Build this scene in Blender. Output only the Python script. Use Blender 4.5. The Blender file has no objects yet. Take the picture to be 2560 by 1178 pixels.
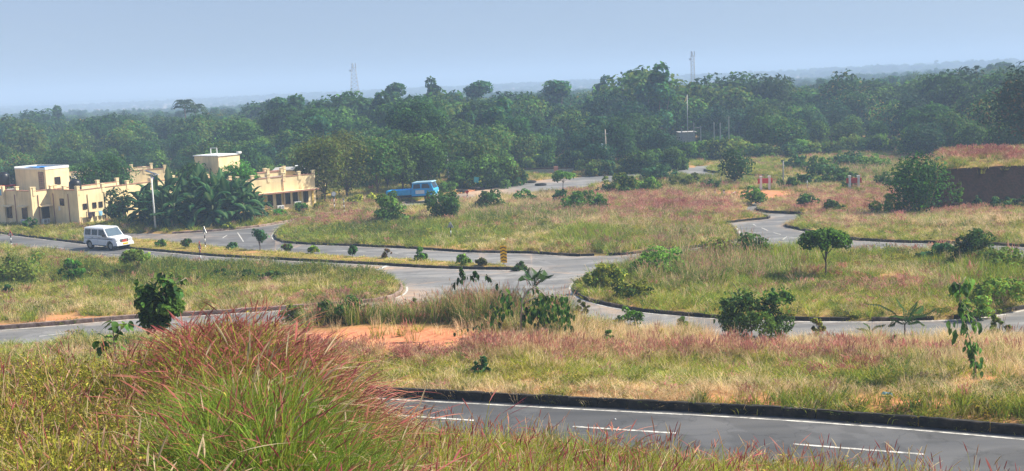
import bpy, math, random
import numpy as np
from mathutils import Matrix, Vector
from mathutils.geometry import delaunay_2d_cdt

S = bpy.context.scene
# ------------------------------------------------------------------ camera
F_PX, CAM_Z = 2900.0, 14.0
ROLL = math.atan(0.041)
PITCH = math.atan(391.2 / F_PX)
fwd = np.array([0, math.cos(PITCH), -math.sin(PITCH)])
upv = np.array([0, math.sin(PITCH), math.cos(PITCH)])
rgt = np.array([1.0, 0, 0])
camX = math.cos(ROLL) * rgt - math.sin(ROLL) * upv
camY = math.sin(ROLL) * rgt + math.cos(ROLL) * upv
cd = bpy.data.cameras.new('camera')
cam = bpy.data.objects.new('camera', cd)
S.collection.objects.link(cam)
cd.sensor_width = 36
cd.lens = F_PX * 36 / 2560
cd.clip_start = 0.3
cd.clip_end = 20000
cam.matrix_world = Matrix(((camX[0], camY[0], -fwd[0], 0), (camX[1], camY[1], -fwd[1], 0),
                           (camX[2], camY[2], -fwd[2], CAM_Z), (0, 0, 0, 1)))
S.camera = cam

# ------------------------------------------------------------------ world and sun
SUN_EL, SUN_AZ = math.radians(43), math.radians(76)      # azimuth from +Y towards +X
w = bpy.data.worlds.new('World'); S.world = w; w.use_nodes = True
nt = w.node_tree; nt.nodes.clear()
out = nt.nodes.new('ShaderNodeOutputWorld'); bg = nt.nodes.new('ShaderNodeBackground')
sky = nt.nodes.new('ShaderNodeTexSky'); sky.sky_type = 'NISHITA'; sky.sun_disc = False
sky.sun_elevation = SUN_EL; sky.sun_rotation = SUN_AZ
sky.altitude = 0; sky.air_density = 1.0; sky.dust_density = 0.6; sky.ozone_density = 5.0
tint = nt.nodes.new('ShaderNodeMix'); tint.data_type = 'RGBA'; tint.blend_type = 'MULTIPLY'
tint.inputs[0].default_value = 1.0; tint.inputs[7].default_value = (0.85, 0.88, 1.0, 1)
nt.links.new(sky.outputs[0], tint.inputs[6])
# the low sky is veiled by pale blue haze that thins out with height
tcw = nt.nodes.new('ShaderNodeTexCoord'); sxyz = nt.nodes.new('ShaderNodeSeparateXYZ'); nt.links.new(tcw.outputs['Generated'], sxyz.inputs[0])
veil = nt.nodes.new('ShaderNodeValToRGB'); nt.links.new(sxyz.outputs[2], veil.inputs[0])
ve = veil.color_ramp.elements; ve[0].position = 0; ve[0].color = (.95, .95, .95, 1); ve[1].position = .75; ve[1].color = (.25, .25, .25, 1)
vc = nt.nodes.new('ShaderNodeValToRGB'); nt.links.new(sxyz.outputs[2], vc.inputs[0]); vc.color_ramp.elements[0].color = (.215, .275, .352, 1); vc.color_ramp.elements[1].color = (.188, .235, .325, 1); vc.color_ramp.elements[1].position = .09
vs_ = nt.nodes.new('ShaderNodeVectorMath'); vs_.operation = 'SCALE'; vs_.inputs['Scale'].default_value = 9.5; nt.links.new(vc.outputs[0], vs_.inputs[0])
wn = nt.nodes.new('ShaderNodeTexNoise'); wn.inputs['Scale'].default_value = 2.2; wn.inputs['Detail'].default_value = 3; nt.links.new(tcw.outputs['Generated'], wn.inputs['Vector'])
wm = nt.nodes.new('ShaderNodeMapRange'); wm.inputs[3].default_value = .9; wm.inputs[4].default_value = 1.12; nt.links.new(wn.outputs['Fac'], wm.inputs[0])
vs2 = nt.nodes.new('ShaderNodeVectorMath'); vs2.operation = 'SCALE'; nt.links.new(vs_.outputs[0], vs2.inputs[0]); nt.links.new(wm.outputs[0], vs2.inputs['Scale'])
vm = nt.nodes.new('ShaderNodeMix'); vm.data_type = 'RGBA'; nt.links.new(veil.outputs[0], vm.inputs[0]); nt.links.new(tint.outputs[2], vm.inputs[6]); nt.links.new(vs2.outputs[0], vm.inputs[7])
nt.links.new(vm.outputs[2], bg.inputs[0])
bg.inputs[1].default_value = 0.105
nt.links.new(bg.outputs[0], out.inputs[0])
sl = bpy.data.lights.new('sun', 'SUN'); sun = bpy.data.objects.new('sun', sl); S.collection.objects.link(sun)
sl.energy = 5.0; sl.angle = math.radians(0.5); sl.color = (1.0, 0.93, 0.78)
tosun = Vector((math.sin(SUN_AZ) * math.cos(SUN_EL), math.cos(SUN_AZ) * math.cos(SUN_EL), math.sin(SUN_EL)))
sun.rotation_euler = tosun.to_track_quat('Z', 'Y').to_euler(); sun.location = (30, 0, 60)
S.view_settings.view_transform = 'Standard'; S.view_settings.look = 'None'
S.view_settings.exposure = 0.97; S.view_settings.gamma = 1.0; S.view_settings.use_curve_mapping = False
cy = S.cycles
cy.max_bounces = 5; cy.diffuse_bounces = 2; cy.glossy_bounces = 2; cy.transmission_bounces = 3
cy.volume_bounces = 1; cy.transparent_max_bounces = 4; cy.use_denoising = True
cy.sample_clamp_indirect = 4; cy.caustics_reflective = False; cy.caustics_refractive = False
try:
    cy.denoising_input_passes = 'RGB_ALBEDO_NORMAL'; cy.denoising_prefilter = 'ACCURATE'
except Exception:
    pass
HAZE_DENSITY = 0.00080

# ------------------------------------------------------------------ terrain functions
def ss(t):
    t = np.clip(t, 0, 1); return t * t * (3 - 2 * t)
def zlow(X, Y):
    return np.interp(Y, [0, 48, 55, 65, 85, 101, 125, 160, 250, 500, 1500, 9000],
                     [2.2, 2.05, 1.9, 1.6, .9, .4, 0, -.2, -1, -3, -7, -16])
def zb(X, Y):
    X = np.asarray(X, float); Y = np.asarray(Y, float)
    px = 1280 + F_PX * X / np.maximum(Y, 5)
    ye = np.interp(px, [250, 560, 680, 760, 1200, 1600, 2000, 2560], [33, 36, 44, 51, 50.5, 48.5, 45.3, 44.0])
    t = ss((Y - ye) / 2.6)
    pl = 3.6 - .95 * ss((Y - 36) / 9.0) * ss((px - 1250) / 350)
    return pl * (1 - t) + zlow(X, Y) * t
def mound(X, Y):
    X = np.asarray(X, float); Y = np.asarray(Y, float)
    wob = 0
    return 4.35 * ss((X - .363 * Y) / 1.2) * (.86 * ss((Y - 105 - wob) / .7) + .14 * ss((Y - 105.8 - wob) / 3)) * (1 - ss((Y - 121) / 16))
def bumps(X, Y):
    X = np.asarray(X, float); Y = np.asarray(Y, float); far = np.clip((Y - 700) / 900, 0, 1)
    return far * (4.5 * np.sin(X / 410 + 1.2 * np.sin(Y / 330)) + 4.5 * np.sin(Y / 270 + X / 690) + np.clip(X / 260, -1, 6)) + (.05 * np.sin(X * .7 + 1.3 * np.sin(Y * .31)) + .05 * np.sin(Y * .53 + X * .21) + .03 * np.sin(X * 1.9 + Y * 1.1))
def hill(X, Y):
    X = np.asarray(X, float); Y = np.asarray(Y, float)
    px = 1280 + F_PX * X / np.maximum(Y, 6)
    zr = np.interp(px, [-200, 0, 300, 450, 600, 760, 900, 1300, 2000, 2560, 3000],
                   [9.7, 9.75, 9.75, 9.95, 9.95, 9.5, 8.75, 8.45, 7.9, 7.35, 7.1])
    zn = np.interp(px, [0, 600, 1300, 2560], [10.2, 10.3, 9.95, 9.6])
    a = np.where(Y < 8, 12.4 + (zn - 12.4) * np.clip(Y, 0, 8) / 8, zn + (zr - zn) * ss((Y - 8) / 8))
    return np.where(Y > 16, zr - .62 * (Y - 16) + .8 * (1 - np.exp(-(Y - 16) / 1.5)) * .6, a)
def ground(X, Y):
    return np.maximum(zb(X, Y) + mound(X, Y), hill(X, Y)) + bumps(X, Y) * np.where(np.asarray(Y) < 24, .6, .8)

def ray(px, py):
    dx, dy = px - 1280, py - 589
    d = camX * dx + camY * (-dy) + fwd * F_PX
    return d / d[1]
def hit(px, py, fn=zb, y0=24.0, y1=400.0):
    d = ray(px, py); Y = np.linspace(y0, y1, 6000)
    dz = CAM_Z + d[2] * Y - fn(d[0] * Y, Y)
    i = np.argmax(dz < 0)
    if dz[i] >= 0: i = len(Y) - 1
    y = Y[i] if i == 0 else Y[i - 1] + (Y[i] - Y[i - 1]) * dz[i - 1] / (dz[i - 1] - dz[i])
    return np.array([d[0] * y, y, float(fn(d[0] * y, y))])
def at(px, py, D):                      # world point at depth D seen at a pixel
    d = ray(px, py); return np.array([d[0] * D, D, CAM_Z + d[2] * D])
def proj(X, Y, Z):
    P = np.stack([X, Y, Z - CAM_Z], -1)
    w_ = P @ fwd
    return 1280 + F_PX * (P @ camX) / w_, 589 - F_PX * (P @ camY) / w_

# ------------------------------------------------------------------ helpers
C = S.collection
def tag(o, label=None, cat=None, group=None, kind=None):
    if label: o['label'] = label
    if cat: o['category'] = cat
    if group: o['group'] = group
    if kind: o['kind'] = kind
    return o
def empty(name, loc, label=None, cat=None, group=None, rz=0, kind=None):
    o = bpy.data.objects.new(name, None); C.objects.link(o); o.location = loc; o.rotation_euler = (0, 0, rz)
    o.empty_display_size = .2
    return tag(o, label, cat, group, kind)
def link(name, me, parent=None, loc=None, rz=0):
    o = bpy.data.objects.new(name, me); C.objects.link(o)
    if parent: o.parent = parent
    if loc is not None: o.location = loc
    if rz: o.rotation_euler = (0, 0, rz)
    return o
def mesh_np(name, V, F, mats, col=None, smooth=False, midx=None):
    """V (n,3), F (m,k) with k constant, col (n,3)."""
    me = bpy.data.meshes.new(name); V = np.asarray(V, np.float32); F = np.asarray(F, np.int32)
    m, k = F.shape
    me.vertices.add(len(V)); me.vertices.foreach_set('co', V.ravel())
    me.loops.add(m * k); me.loops.foreach_set('vertex_index', F.ravel())
    me.polygons.add(m); me.polygons.foreach_set('loop_start', np.arange(0, m * k, k, dtype=np.int32))
    me.polygons.foreach_set('loop_total', np.full(m, k, np.int32))
    if midx is not None: me.polygons.foreach_set('material_index', np.asarray(midx, np.int32))
    if smooth: me.polygons.foreach_set('use_smooth', np.ones(m, bool))
    for x in (mats if isinstance(mats, (list, tuple)) else [mats]): me.materials.append(x)
    if col is not None:
        a = me.color_attributes.new('Col', 'FLOAT_COLOR', 'POINT')
        c4 = np.ones((len(V), 4), np.float32); c4[:, :3] = col
        a.data.foreach_set('color', c4.ravel())
    me.update(calc_edges=True)
    return me
class MB:
    def __init__(s): s.v = []; s.f = []; s.m = []; s.sm = []
    def add(s, vs, fs, m=0, smooth=False):
        b = len(s.v); s.v += [tuple(map(float, p)) for p in vs]
        for f in fs: s.f.append([b + i for i in f]); s.m.append(m); s.sm.append(smooth)
        return s
    def box(s, x0, x1, y0, y1, z0, z1, m=0, tx=0, ty=0):
        return s.add([(x0, y0, z0), (x1, y0, z0), (x1, y1, z0), (x0, y1, z0),
                      (x0 + tx, y0 + ty, z1), (x1 - tx, y0 + ty, z1), (x1 - tx, y1 - ty, z1), (x0 + tx, y1 - ty, z1)],
                     [(0, 3, 2, 1), (4, 5, 6, 7), (0, 1, 5, 4), (1, 2, 6, 5), (2, 3, 7, 6), (3, 0, 4, 7)], m)
    def tube(s, pts, rad, n=6, m=0, cap=True, smooth=True):
        pts = [Vector(p) for p in pts]
        if not hasattr(rad, '__len__'): rad = [rad] * len(pts)
        ref = Vector((0.31, 0.9, 0.12)); vs = []
        for i, p in enumerate(pts):
            t = (pts[min(i + 1, len(pts) - 1)] - pts[max(i - 1, 0)]).normalized()
            a = t.cross(ref).normalized(); b = t.cross(a)
            for k in range(n):
                an = 2 * math.pi * k / n
                vs.append(p + (a * math.cos(an) + b * math.sin(an)) * rad[i])
        fs = [(i * n + k, i * n + (k + 1) % n, (i + 1) * n + (k + 1) % n, (i + 1) * n + k)
              for i in range(len(pts) - 1) for k in range(n)]
        if cap: fs += [tuple(range(n))[::-1], tuple((len(pts) - 1) * n + k for k in range(n))]
        return s.add(vs, fs, m, smooth)
    def prism(s, prof, y0, y1, m=0, axis='y', ins=0):
        """profile in (x,z) extruded along y"""
        n = len(prof)
        vs = [(x, y0, z) for x, z in prof] + [(x, y1, z) for x, z in prof]
        fs = [tuple(range(n)), tuple(range(2 * n - 1, n - 1, -1))] + [(i, i + n, (i + 1) % n + n, (i + 1) % n) for i in range(n)]
        return s.add(vs, fs, m)
    def disc(s, c, r, n=16, axis=1, h=.02, m=0):
        vs = []
        for e in (-h / 2, h / 2):
            for k in range(n):
                a = 2 * math.pi * k / n; p = [c[0], c[1], c[2]]
                o = [i for i in range(3) if i != axis]
                p[o[0]] += r * math.cos(a); p[o[1]] += r * math.sin(a); p[axis] += e; vs.append(p)
        fs = [tuple(range(n))[::-1], tuple(range(n, 2 * n))] + [(k, (k + 1) % n, (k + 1) % n + n, k + n) for k in range(n)]
        return s.add(vs, fs, m)
    def mesh(s, name, mats):
        me = bpy.data.meshes.new(name); me.from_pydata(s.v, [], s.f)
        for x in (mats if isinstance(mats, (list, tuple)) else [mats]): me.materials.append(x)
        me.polygons.foreach_set('material_index', s.m); me.polygons.foreach_set('use_smooth', s.sm)
        me.update(); return me
    def build(s, name, mats, parent=None, loc=None, rz=0):
        import bmesh
        me = s.mesh(name, mats); bm = bmesh.new(); bm.from_mesh(me); bmesh.ops.recalc_face_normals(bm, faces=bm.faces); bm.to_mesh(me); bm.free()
        return link(name, me, parent, loc, rz)

# ------------------------------------------------------------------ materials
def nm(name):
    m = bpy.data.materials.new(name); m.use_nodes = True; t = m.node_tree; t.nodes.clear()
    o = t.nodes.new('ShaderNodeOutputMaterial'); return m, t, o
def N(t, typ, **kw):
    n = t.nodes.new(typ)
    for k, v in kw.items(): setattr(n, k, v)
    return n
def simple(name, col, rough=.7, metal=0, var=.25, scale=3.0, bump=0.0, spec=.3, col2=None):
    m, t, o = nm(name); p = N(t, 'ShaderNodeBsdfPrincipled'); t.links.new(p.outputs[0], o.inputs[0])
    p.inputs['Roughness'].default_value = rough; p.inputs['Metallic'].default_value = metal
    p.inputs['Specular IOR Level'].default_value = spec
    tc = N(t, 'ShaderNodeTexCoord'); no = N(t, 'ShaderNodeTexNoise'); no.inputs['Scale'].default_value = scale
    no.inputs['Detail'].default_value = 5; t.links.new(tc.outputs['Object'], no.inputs['Vector'])
    r = N(t, 'ShaderNodeValToRGB'); c2 = col2 or tuple(c * (1 - var) for c in col)
    r.color_ramp.elements[0].color = (*c2, 1); r.color_ramp.elements[1].color = (*col, 1)
    r.color_ramp.elements[0].position = .3; r.color_ramp.elements[1].position = .65
    t.links.new(no.outputs['Fac'], r.inputs[0]); t.links.new(r.outputs[0], p.inputs['Base Color'])
    if bump:
        b = N(t, 'ShaderNodeBump'); b.inputs['Strength'].default_value = bump; b.inputs['Distance'].default_value = .02
        t.links.new(no.outputs['Fac'], b.inputs['Height']); t.links.new(b.outputs[0], p.inputs['Normal'])
    return m
def foliage_mat(name, trans=.35, rv=.35):
    m, t, o = nm(name)
    at_ = N(t, 'ShaderNodeAttribute', attribute_name='Col'); oi = N(t, 'ShaderNodeObjectInfo')
    hs = N(t, 'ShaderNodeHueSaturation'); mr = N(t, 'ShaderNodeMapRange'); mr2 = N(t, 'ShaderNodeMapRange')
    mr.inputs[3].default_value = 1 - rv; mr.inputs[4].default_value = 1 + rv
    mr2.inputs[3].default_value = .485; mr2.inputs[4].default_value = .515
    t.links.new(oi.outputs['Random'], mr.inputs[0]); t.links.new(mr.outputs[0], hs.inputs['Value'])
    ml = N(t, 'ShaderNodeMath', operation='MULTIPLY'); ml.inputs[1].default_value = 7.31
    fr = N(t, 'ShaderNodeMath', operation='FRACT'); t.links.new(oi.outputs['Random'], ml.inputs[0]); t.links.new(ml.outputs[0], fr.inputs[0])
    t.links.new(fr.outputs[0], mr2.inputs[0]); t.links.new(mr2.outputs[0], hs.inputs['Hue'])
    t.links.new(at_.outputs['Color'], hs.inputs['Color'])
    d = N(t, 'ShaderNodeBsdfPrincipled'); d.inputs['Roughness'].default_value = .7; d.inputs['Specular IOR Level'].default_value = .12
    tr = N(t, 'ShaderNodeBsdfTranslucent'); mx = N(t, 'ShaderNodeMixShader'); mx.inputs[0].default_value = trans
    hs2 = N(t, 'ShaderNodeHueSaturation'); hs2.inputs['Hue'].default_value = .49; hs2.inputs['Value'].default_value = 1.3
    t.links.new(hs.outputs[0], hs2.inputs['Color'])
    t.links.new(hs.outputs[0], d.inputs['Base Color']); t.links.new(hs2.outputs[0], tr.inputs[0])
    t.links.new(d.outputs[0], mx.inputs[1]); t.links.new(tr.outputs[0], mx.inputs[2]); t.links.new(mx.outputs[0], o.inputs[0])
    return m
M_LEAF = foliage_mat('leaf')
M_GRASS = foliage_mat('grass_blade', .3, .28)
M_BARK = simple('bark', (.16, .12, .09), .9, scale=6, bump=.4, var=.5)
M_PALE_BARK = simple('pale_bark', (.42, .36, .28), .9, scale=6, bump=.3)
M_WHITE = simple('white_paint', (.75, .75, .72), .5, var=.12, scale=5)
M_GREYMETAL = simple('grey_metal', (.36, .37, .38), .45, .6, var=.2)
M_BLACK = simple('black_paint', (.02, .02, .022), .5, var=.2)
M_RED = simple('red_paint', (.55, .05, .04), .5, var=.25)
M_YELLOW = simple('yellow_reflective', (.95, .52, .01), .5, var=.1)
M_CONC = simple('concrete', (.42, .40, .36), .9, scale=4, var=.35, bump=.3)
M_WALL = simple('cream_wall', (.84, .63, .32), .85, scale=.8, var=.10, bump=.05)
def stained_wall(name, c):
    m, t, o = nm(name); p = N(t, 'ShaderNodeBsdfPrincipled'); t.links.new(p.outputs[0], o.inputs[0]); p.inputs['Roughness'].default_value = .9; p.inputs['Specular IOR Level'].default_value = .15
    g = N(t, 'ShaderNodeNewGeometry'); mp = N(t, 'ShaderNodeMapping'); mp.inputs['Scale'].default_value = (2.6, 2.6, .22); t.links.new(g.outputs['Position'], mp.inputs[0])
    a = N(t, 'ShaderNodeTexNoise'); a.inputs['Scale'].default_value = 1.3; a.inputs['Detail'].default_value = 7; t.links.new(mp.outputs[0], a.inputs['Vector'])
    b = N(t, 'ShaderNodeTexNoise'); b.inputs['Scale'].default_value = .7; b.inputs['Detail'].default_value = 6; t.links.new(g.outputs['Position'], b.inputs['Vector'])
    r1 = N(t, 'ShaderNodeMapRange'); r1.inputs[1].default_value = .38; r1.inputs[2].default_value = .58; r1.inputs[3].default_value = .88; r1.inputs[4].default_value = 1; t.links.new(a.outputs['Fac'], r1.inputs[0])
    r2 = N(t, 'ShaderNodeMapRange'); r2.inputs[1].default_value = .35; r2.inputs[2].default_value = .6; r2.inputs[3].default_value = .86; r2.inputs[4].default_value = 1.03; t.links.new(b.outputs['Fac'], r2.inputs[0])
    ml = N(t, 'ShaderNodeMath', operation='MULTIPLY'); t.links.new(r1.outputs[0], ml.inputs[0]); t.links.new(r2.outputs[0], ml.inputs[1])
    v = N(t, 'ShaderNodeVectorMath', operation='SCALE'); v.inputs[0].default_value = c; t.links.new(ml.outputs[0], v.inputs['Scale']); t.links.new(v.outputs[0], p.inputs['Base Color']); return m
M_WALL = stained_wall('cream_wall_stained', (.90, .71, .41))
M_TRIM = simple('pink_trim', (.48, .24, .17), .85, var=.25)
M_WOOD = simple('dark_wood', (.07, .04, .028), .7, var=.4)
M_DARKGLASS = simple('dark_glass', (.025, .03, .035), .12, var=.3, spec=.6)
M_ROOF = simple('roof_screed', (.36, .33, .29), .95, scale=1.2, var=.4)
M_BLUETARP = simple('blue_tarp', (.03, .22, .62), .45, var=.2, scale=2)
M_TANK = simple('black_plastic', (.015, .015, .018), .35, var=.2)
M_TYRE = simple('rubber', (.02, .02, .02), .85, var=.4)
M_CAR = simple('white_car_paint', (.72, .73, .74), .22, var=.04, scale=1, spec=.5)
M_BLUE = simple('blue_truck_paint', (.04, .38, .72), .35, var=.3, scale=3, col2=(.03, .29, .58))
M_ORANGE = simple('orange_cloth', (.75, .25, .05), .8)
def kerb_mat(name, c1, c2):
    m, t, o = nm(name); p = N(t, 'ShaderNodeBsdfPrincipled'); t.links.new(p.outputs[0], o.inputs[0]); p.inputs['Roughness'].default_value = .95
    g = N(t, 'ShaderNodeNewGeometry'); no = N(t, 'ShaderNodeTexNoise'); no.inputs['Scale'].default_value = 2.2; no.inputs['Detail'].default_value = 8
    no.inputs['Roughness'].default_value = .7
    t.links.new(g.outputs['Position'], no.inputs['Vector']); r = N(t, 'ShaderNodeValToRGB')
    r.color_ramp.elements[0].color = (*c1, 1); r.color_ramp.elements[1].color = (*c2, 1); r.color_ramp.elements[0].position = .42; r.color_ramp.elements[1].position = .68
    t.links.new(no.outputs['Fac'], r.inputs[0]); t.links.new(r.outputs[0], p.inputs['Base Color'])
    b = N(t, 'ShaderNodeBump'); b.inputs['Strength'].default_value = .6; b.inputs['Distance'].default_value = .03
    t.links.new(no.outputs['Fac'], b.inputs['Height']); t.links.new(b.outputs[0], p.inputs['Normal'])
    return m
M_KERB = kerb_mat('mouldy_kerb', (.010, .009, .008), (.050, .040, .032))
M_KERB2 = kerb_mat('pinkish_kerb', (.16, .10, .08), (.40, .30, .24))
M_KERB3 = kerb_mat('earthy_kerb', (.03, .025, .02), (.16, .11, .075))
def ground_mat():
    m, t, o = nm('earth'); p = N(t, 'ShaderNodeBsdfPrincipled'); t.links.new(p.outputs[0], o.inputs[0]); p.inputs['Roughness'].default_value = 1
    p.inputs['Specular IOR Level'].default_value = .1
    g = N(t, 'ShaderNodeNewGeometry'); a = N(t, 'ShaderNodeAttribute', attribute_name='Col'); sp = N(t, 'ShaderNodeSeparateColor')
    t.links.new(a.outputs['Color'], sp.inputs[0])
    n1 = N(t, 'ShaderNodeTexNoise'); n1.inputs['Scale'].default_value = .35; n1.inputs['Detail'].default_value = 9; n1.inputs['Roughness'].default_value = .7
    n2 = N(t, 'ShaderNodeTexNoise'); n2.inputs['Scale'].default_value = 5; n2.inputs['Detail'].default_value = 6
    for n in (n1, n2): t.links.new(g.outputs['Position'], n.inputs['Vector'])
    r1 = N(t, 'ShaderNodeValToRGB'); e = r1.color_ramp.elements
    e[0].color = (.16, .15, .04, 1); e[0].position = .35; e[1].color = (.44, .23, .10, 1); e[1].position = .62
    x = e.new(.5); x.color = (.30, .20, .07, 1)
    r2 = N(t, 'ShaderNodeValToRGB'); e = r2.color_ramp.elements
    e[0].color = (.46, .165, .08, 1); e[0].position = .3; e[1].color = (.62, .26, .135, 1); e[1].position = .7
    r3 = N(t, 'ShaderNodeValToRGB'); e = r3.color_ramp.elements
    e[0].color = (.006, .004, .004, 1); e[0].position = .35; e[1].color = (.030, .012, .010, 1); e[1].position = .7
    t.links.new(n1.outputs['Fac'], r1.inputs[0]); t.links.new(n2.outputs['Fac'], r2.inputs[0]); t.links.new(n2.outputs['Fac'], r3.inputs[0])
    ad = N(t, 'ShaderNodeMath', operation='ADD'); ad.use_clamp = True; sb = N(t, 'ShaderNodeMath', operation='MULTIPLY_ADD')
    sb.inputs[1].default_value = 1.1; sb.inputs[2].default_value = -.55
    t.links.new(n1.outputs['Fac'], sb.inputs[0]); t.links.new(sp.outputs[0], ad.inputs[0]); t.links.new(sb.outputs[0], ad.inputs[1])
    m1 = N(t, 'ShaderNodeMix', data_type='RGBA'); m2 = N(t, 'ShaderNodeMix', data_type='RGBA')
    t.links.new(ad.outputs[0], m1.inputs[0]); t.links.new(r1.outputs[0], m1.inputs[6]); t.links.new(r2.outputs[0], m1.inputs[7])
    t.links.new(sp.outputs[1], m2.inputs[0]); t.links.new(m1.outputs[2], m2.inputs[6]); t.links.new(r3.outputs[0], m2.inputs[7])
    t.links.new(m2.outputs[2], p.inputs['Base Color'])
    b = N(t, 'ShaderNodeBump'); b.inputs['Strength'].default_value = .5; b.inputs['Distance'].default_value = .08
    t.links.new(n2.outputs['Fac'], b.inputs['Height']); t.links.new(b.outputs[0], p.inputs['Normal'])
    return m
M_EARTH = ground_mat()
def asphalt_mat():
    m, t, o = nm('asphalt'); p = N(t, 'ShaderNodeBsdfPrincipled'); t.links.new(p.outputs[0], o.inputs[0])
    p.inputs['Roughness'].default_value = .8; p.inputs['Specular IOR Level'].default_value = .3
    g = N(t, 'ShaderNodeNewGeometry'); a = N(t, 'ShaderNodeAttribute', attribute_name='Col'); sp = N(t, 'ShaderNodeSeparateColor')
    t.links.new(a.outputs['Color'], sp.inputs[0])
    def noi(sc, det, dist=0, vec=None):
        n = N(t, 'ShaderNodeTexNoise'); n.inputs['Scale'].default_value = sc; n.inputs['Detail'].default_value = det; n.inputs['Distortion'].default_value = dist
        t.links.new(vec or g.outputs['Position'], n.inputs['Vector']); return n
    mp = N(t, 'ShaderNodeMapping'); mp.inputs['Rotation'].default_value = (0, 0, math.radians(25)); mp.inputs['Scale'].default_value = (.25, 1.6, 1)
    t.links.new(g.outputs['Position'], mp.inputs[0])
    n1 = noi(.5, 8, .5, mp.outputs[0]); n2 = noi(28, 3); n3 = noi(.9, 6, 1.5)
    r = N(t, 'ShaderNodeValToRGB'); e = r.color_ramp.elements
    e[0].color = (.130, .130, .130, 1); e[0].position = .3; e[1].color = (.27, .255, .235, 1); e[1].position = .72
    t.links.new(n1.outputs['Fac'], r.inputs[0])
    mul = N(t, 'ShaderNodeMix', data_type='RGBA', blend_type='MULTIPLY'); mul.inputs[0].default_value = .6
    r2 = N(t, 'ShaderNodeValToRGB'); r2.color_ramp.elements[0].color = (.55, .55, .55, 1); r2.color_ramp.elements[1].color = (1.25, 1.25, 1.25, 1)
    t.links.new(n2.outputs['Fac'], r2.inputs[0]); t.links.new(r.outputs[0], mul.inputs[6]); t.links.new(r2.outputs[0], mul.inputs[7])
    vo = N(t, 'ShaderNodeTexVoronoi', feature='DISTANCE_TO_EDGE'); vo.inputs['Scale'].default_value = .42; va = N(t, 'ShaderNodeVectorMath', operation='MULTIPLY_ADD'); va.inputs[1].default_value = (1.6, 1.6, 1.6)
    t.links.new(n3.outputs['Color'], va.inputs[0]); t.links.new(g.outputs['Position'], va.inputs[2]); t.links.new(va.outputs[0], vo.inputs['Vector'])
    ck = N(t, 'ShaderNodeMapRange'); ck.inputs[1].default_value = .004; ck.inputs[2].default_value = .022; ck.inputs[3].default_value = .76; ck.inputs[4].default_value = 1; t.links.new(vo.outputs['Distance'], ck.inputs[0])
    cm = N(t, 'ShaderNodeVectorMath', operation='SCALE'); t.links.new(mul.outputs[2], cm.inputs[0]); t.links.new(ck.outputs[0], cm.inputs['Scale'])
    n4 = noi(.16, 5, 2.0); pt = N(t, 'ShaderNodeMapRange'); pt.inputs[1].default_value = .50; pt.inputs[2].default_value = .54; pt.inputs[3].default_value = .84; pt.inputs[4].default_value = 1.08; t.links.new(n4.outputs['Fac'], pt.inputs[0])
    cm2 = N(t, 'ShaderNodeVectorMath', operation='SCALE'); t.links.new(cm.outputs[0], cm2.inputs[0]); t.links.new(pt.outputs[0], cm2.inputs['Scale'])
    nb = N(t, 'ShaderNodeMix', data_type='RGBA', blend_type='MULTIPLY'); nb.inputs[7].default_value = (.46, .475, .51, 1)   # newer, darker near carriageway
    t.links.new(sp.outputs[1], nb.inputs[0]); t.links.new(cm2.outputs[0], nb.inputs[6])
    mx = N(t, 'ShaderNodeMix', data_type='RGBA'); mx.inputs[7].default_value = (.46, .31, .20, 1)
    ma = N(t, 'ShaderNodeMath', operation='MULTIPLY_ADD'); ma.inputs[1].default_value = 2.2; ma.inputs[2].default_value = -1.15
    t.links.new(n3.outputs['Fac'], ma.inputs[0])
    ad = N(t, 'ShaderNodeMath', operation='ADD'); t.links.new(sp.outputs[0], ad.inputs[0]); t.links.new(ma.outputs[0], ad.inputs[1])
    m2 = N(t, 'ShaderNodeMath', operation='MULTIPLY'); m2.use_clamp = True; t.links.new(ad.outputs[0], m2.inputs[0]); t.links.new(sp.outputs[0], m2.inputs[1])
    t.links.new(m2.outputs[0], mx.inputs[0]); t.links.new(nb.outputs[2], mx.inputs[6]); t.links.new(mx.outputs[2], p.inputs['Base Color'])
    b = N(t, 'ShaderNodeBump'); b.inputs['Strength'].default_value = .25; b.inputs['Distance'].default_value = .01
    t.links.new(n2.outputs['Fac'], b.inputs['Height']); t.links.new(b.outputs[0], p.inputs['Normal'])
    return m
M_ASPHALT = asphalt_mat()
def line_mat():
    m, t, o = nm('road_paint'); p = N(t, 'ShaderNodeBsdfPrincipled'); t.links.new(p.outputs[0], o.inputs[0]); p.inputs['Roughness'].default_value = .7
    g = N(t, 'ShaderNodeNewGeometry'); n = N(t, 'ShaderNodeTexNoise'); n.inputs['Scale'].default_value = 3.5; n.inputs['Detail'].default_value = 9; n.inputs['Roughness'].default_value = .75
    t.links.new(g.outputs['Position'], n.inputs['Vector']); r = N(t, 'ShaderNodeValToRGB')
    r.color_ramp.elements[0].color = (.22, .21, .19, 1); r.color_ramp.elements[0].position = .40; r.color_ramp.elements[1].color = (.66, .63, .56, 1); r.color_ramp.elements[1].position = .58
    t.links.new(n.outputs['Fac'], r.inputs[0]); t.links.new(r.outputs[0], p.inputs['Base Color']); return m
M_LINE = line_mat()

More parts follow.
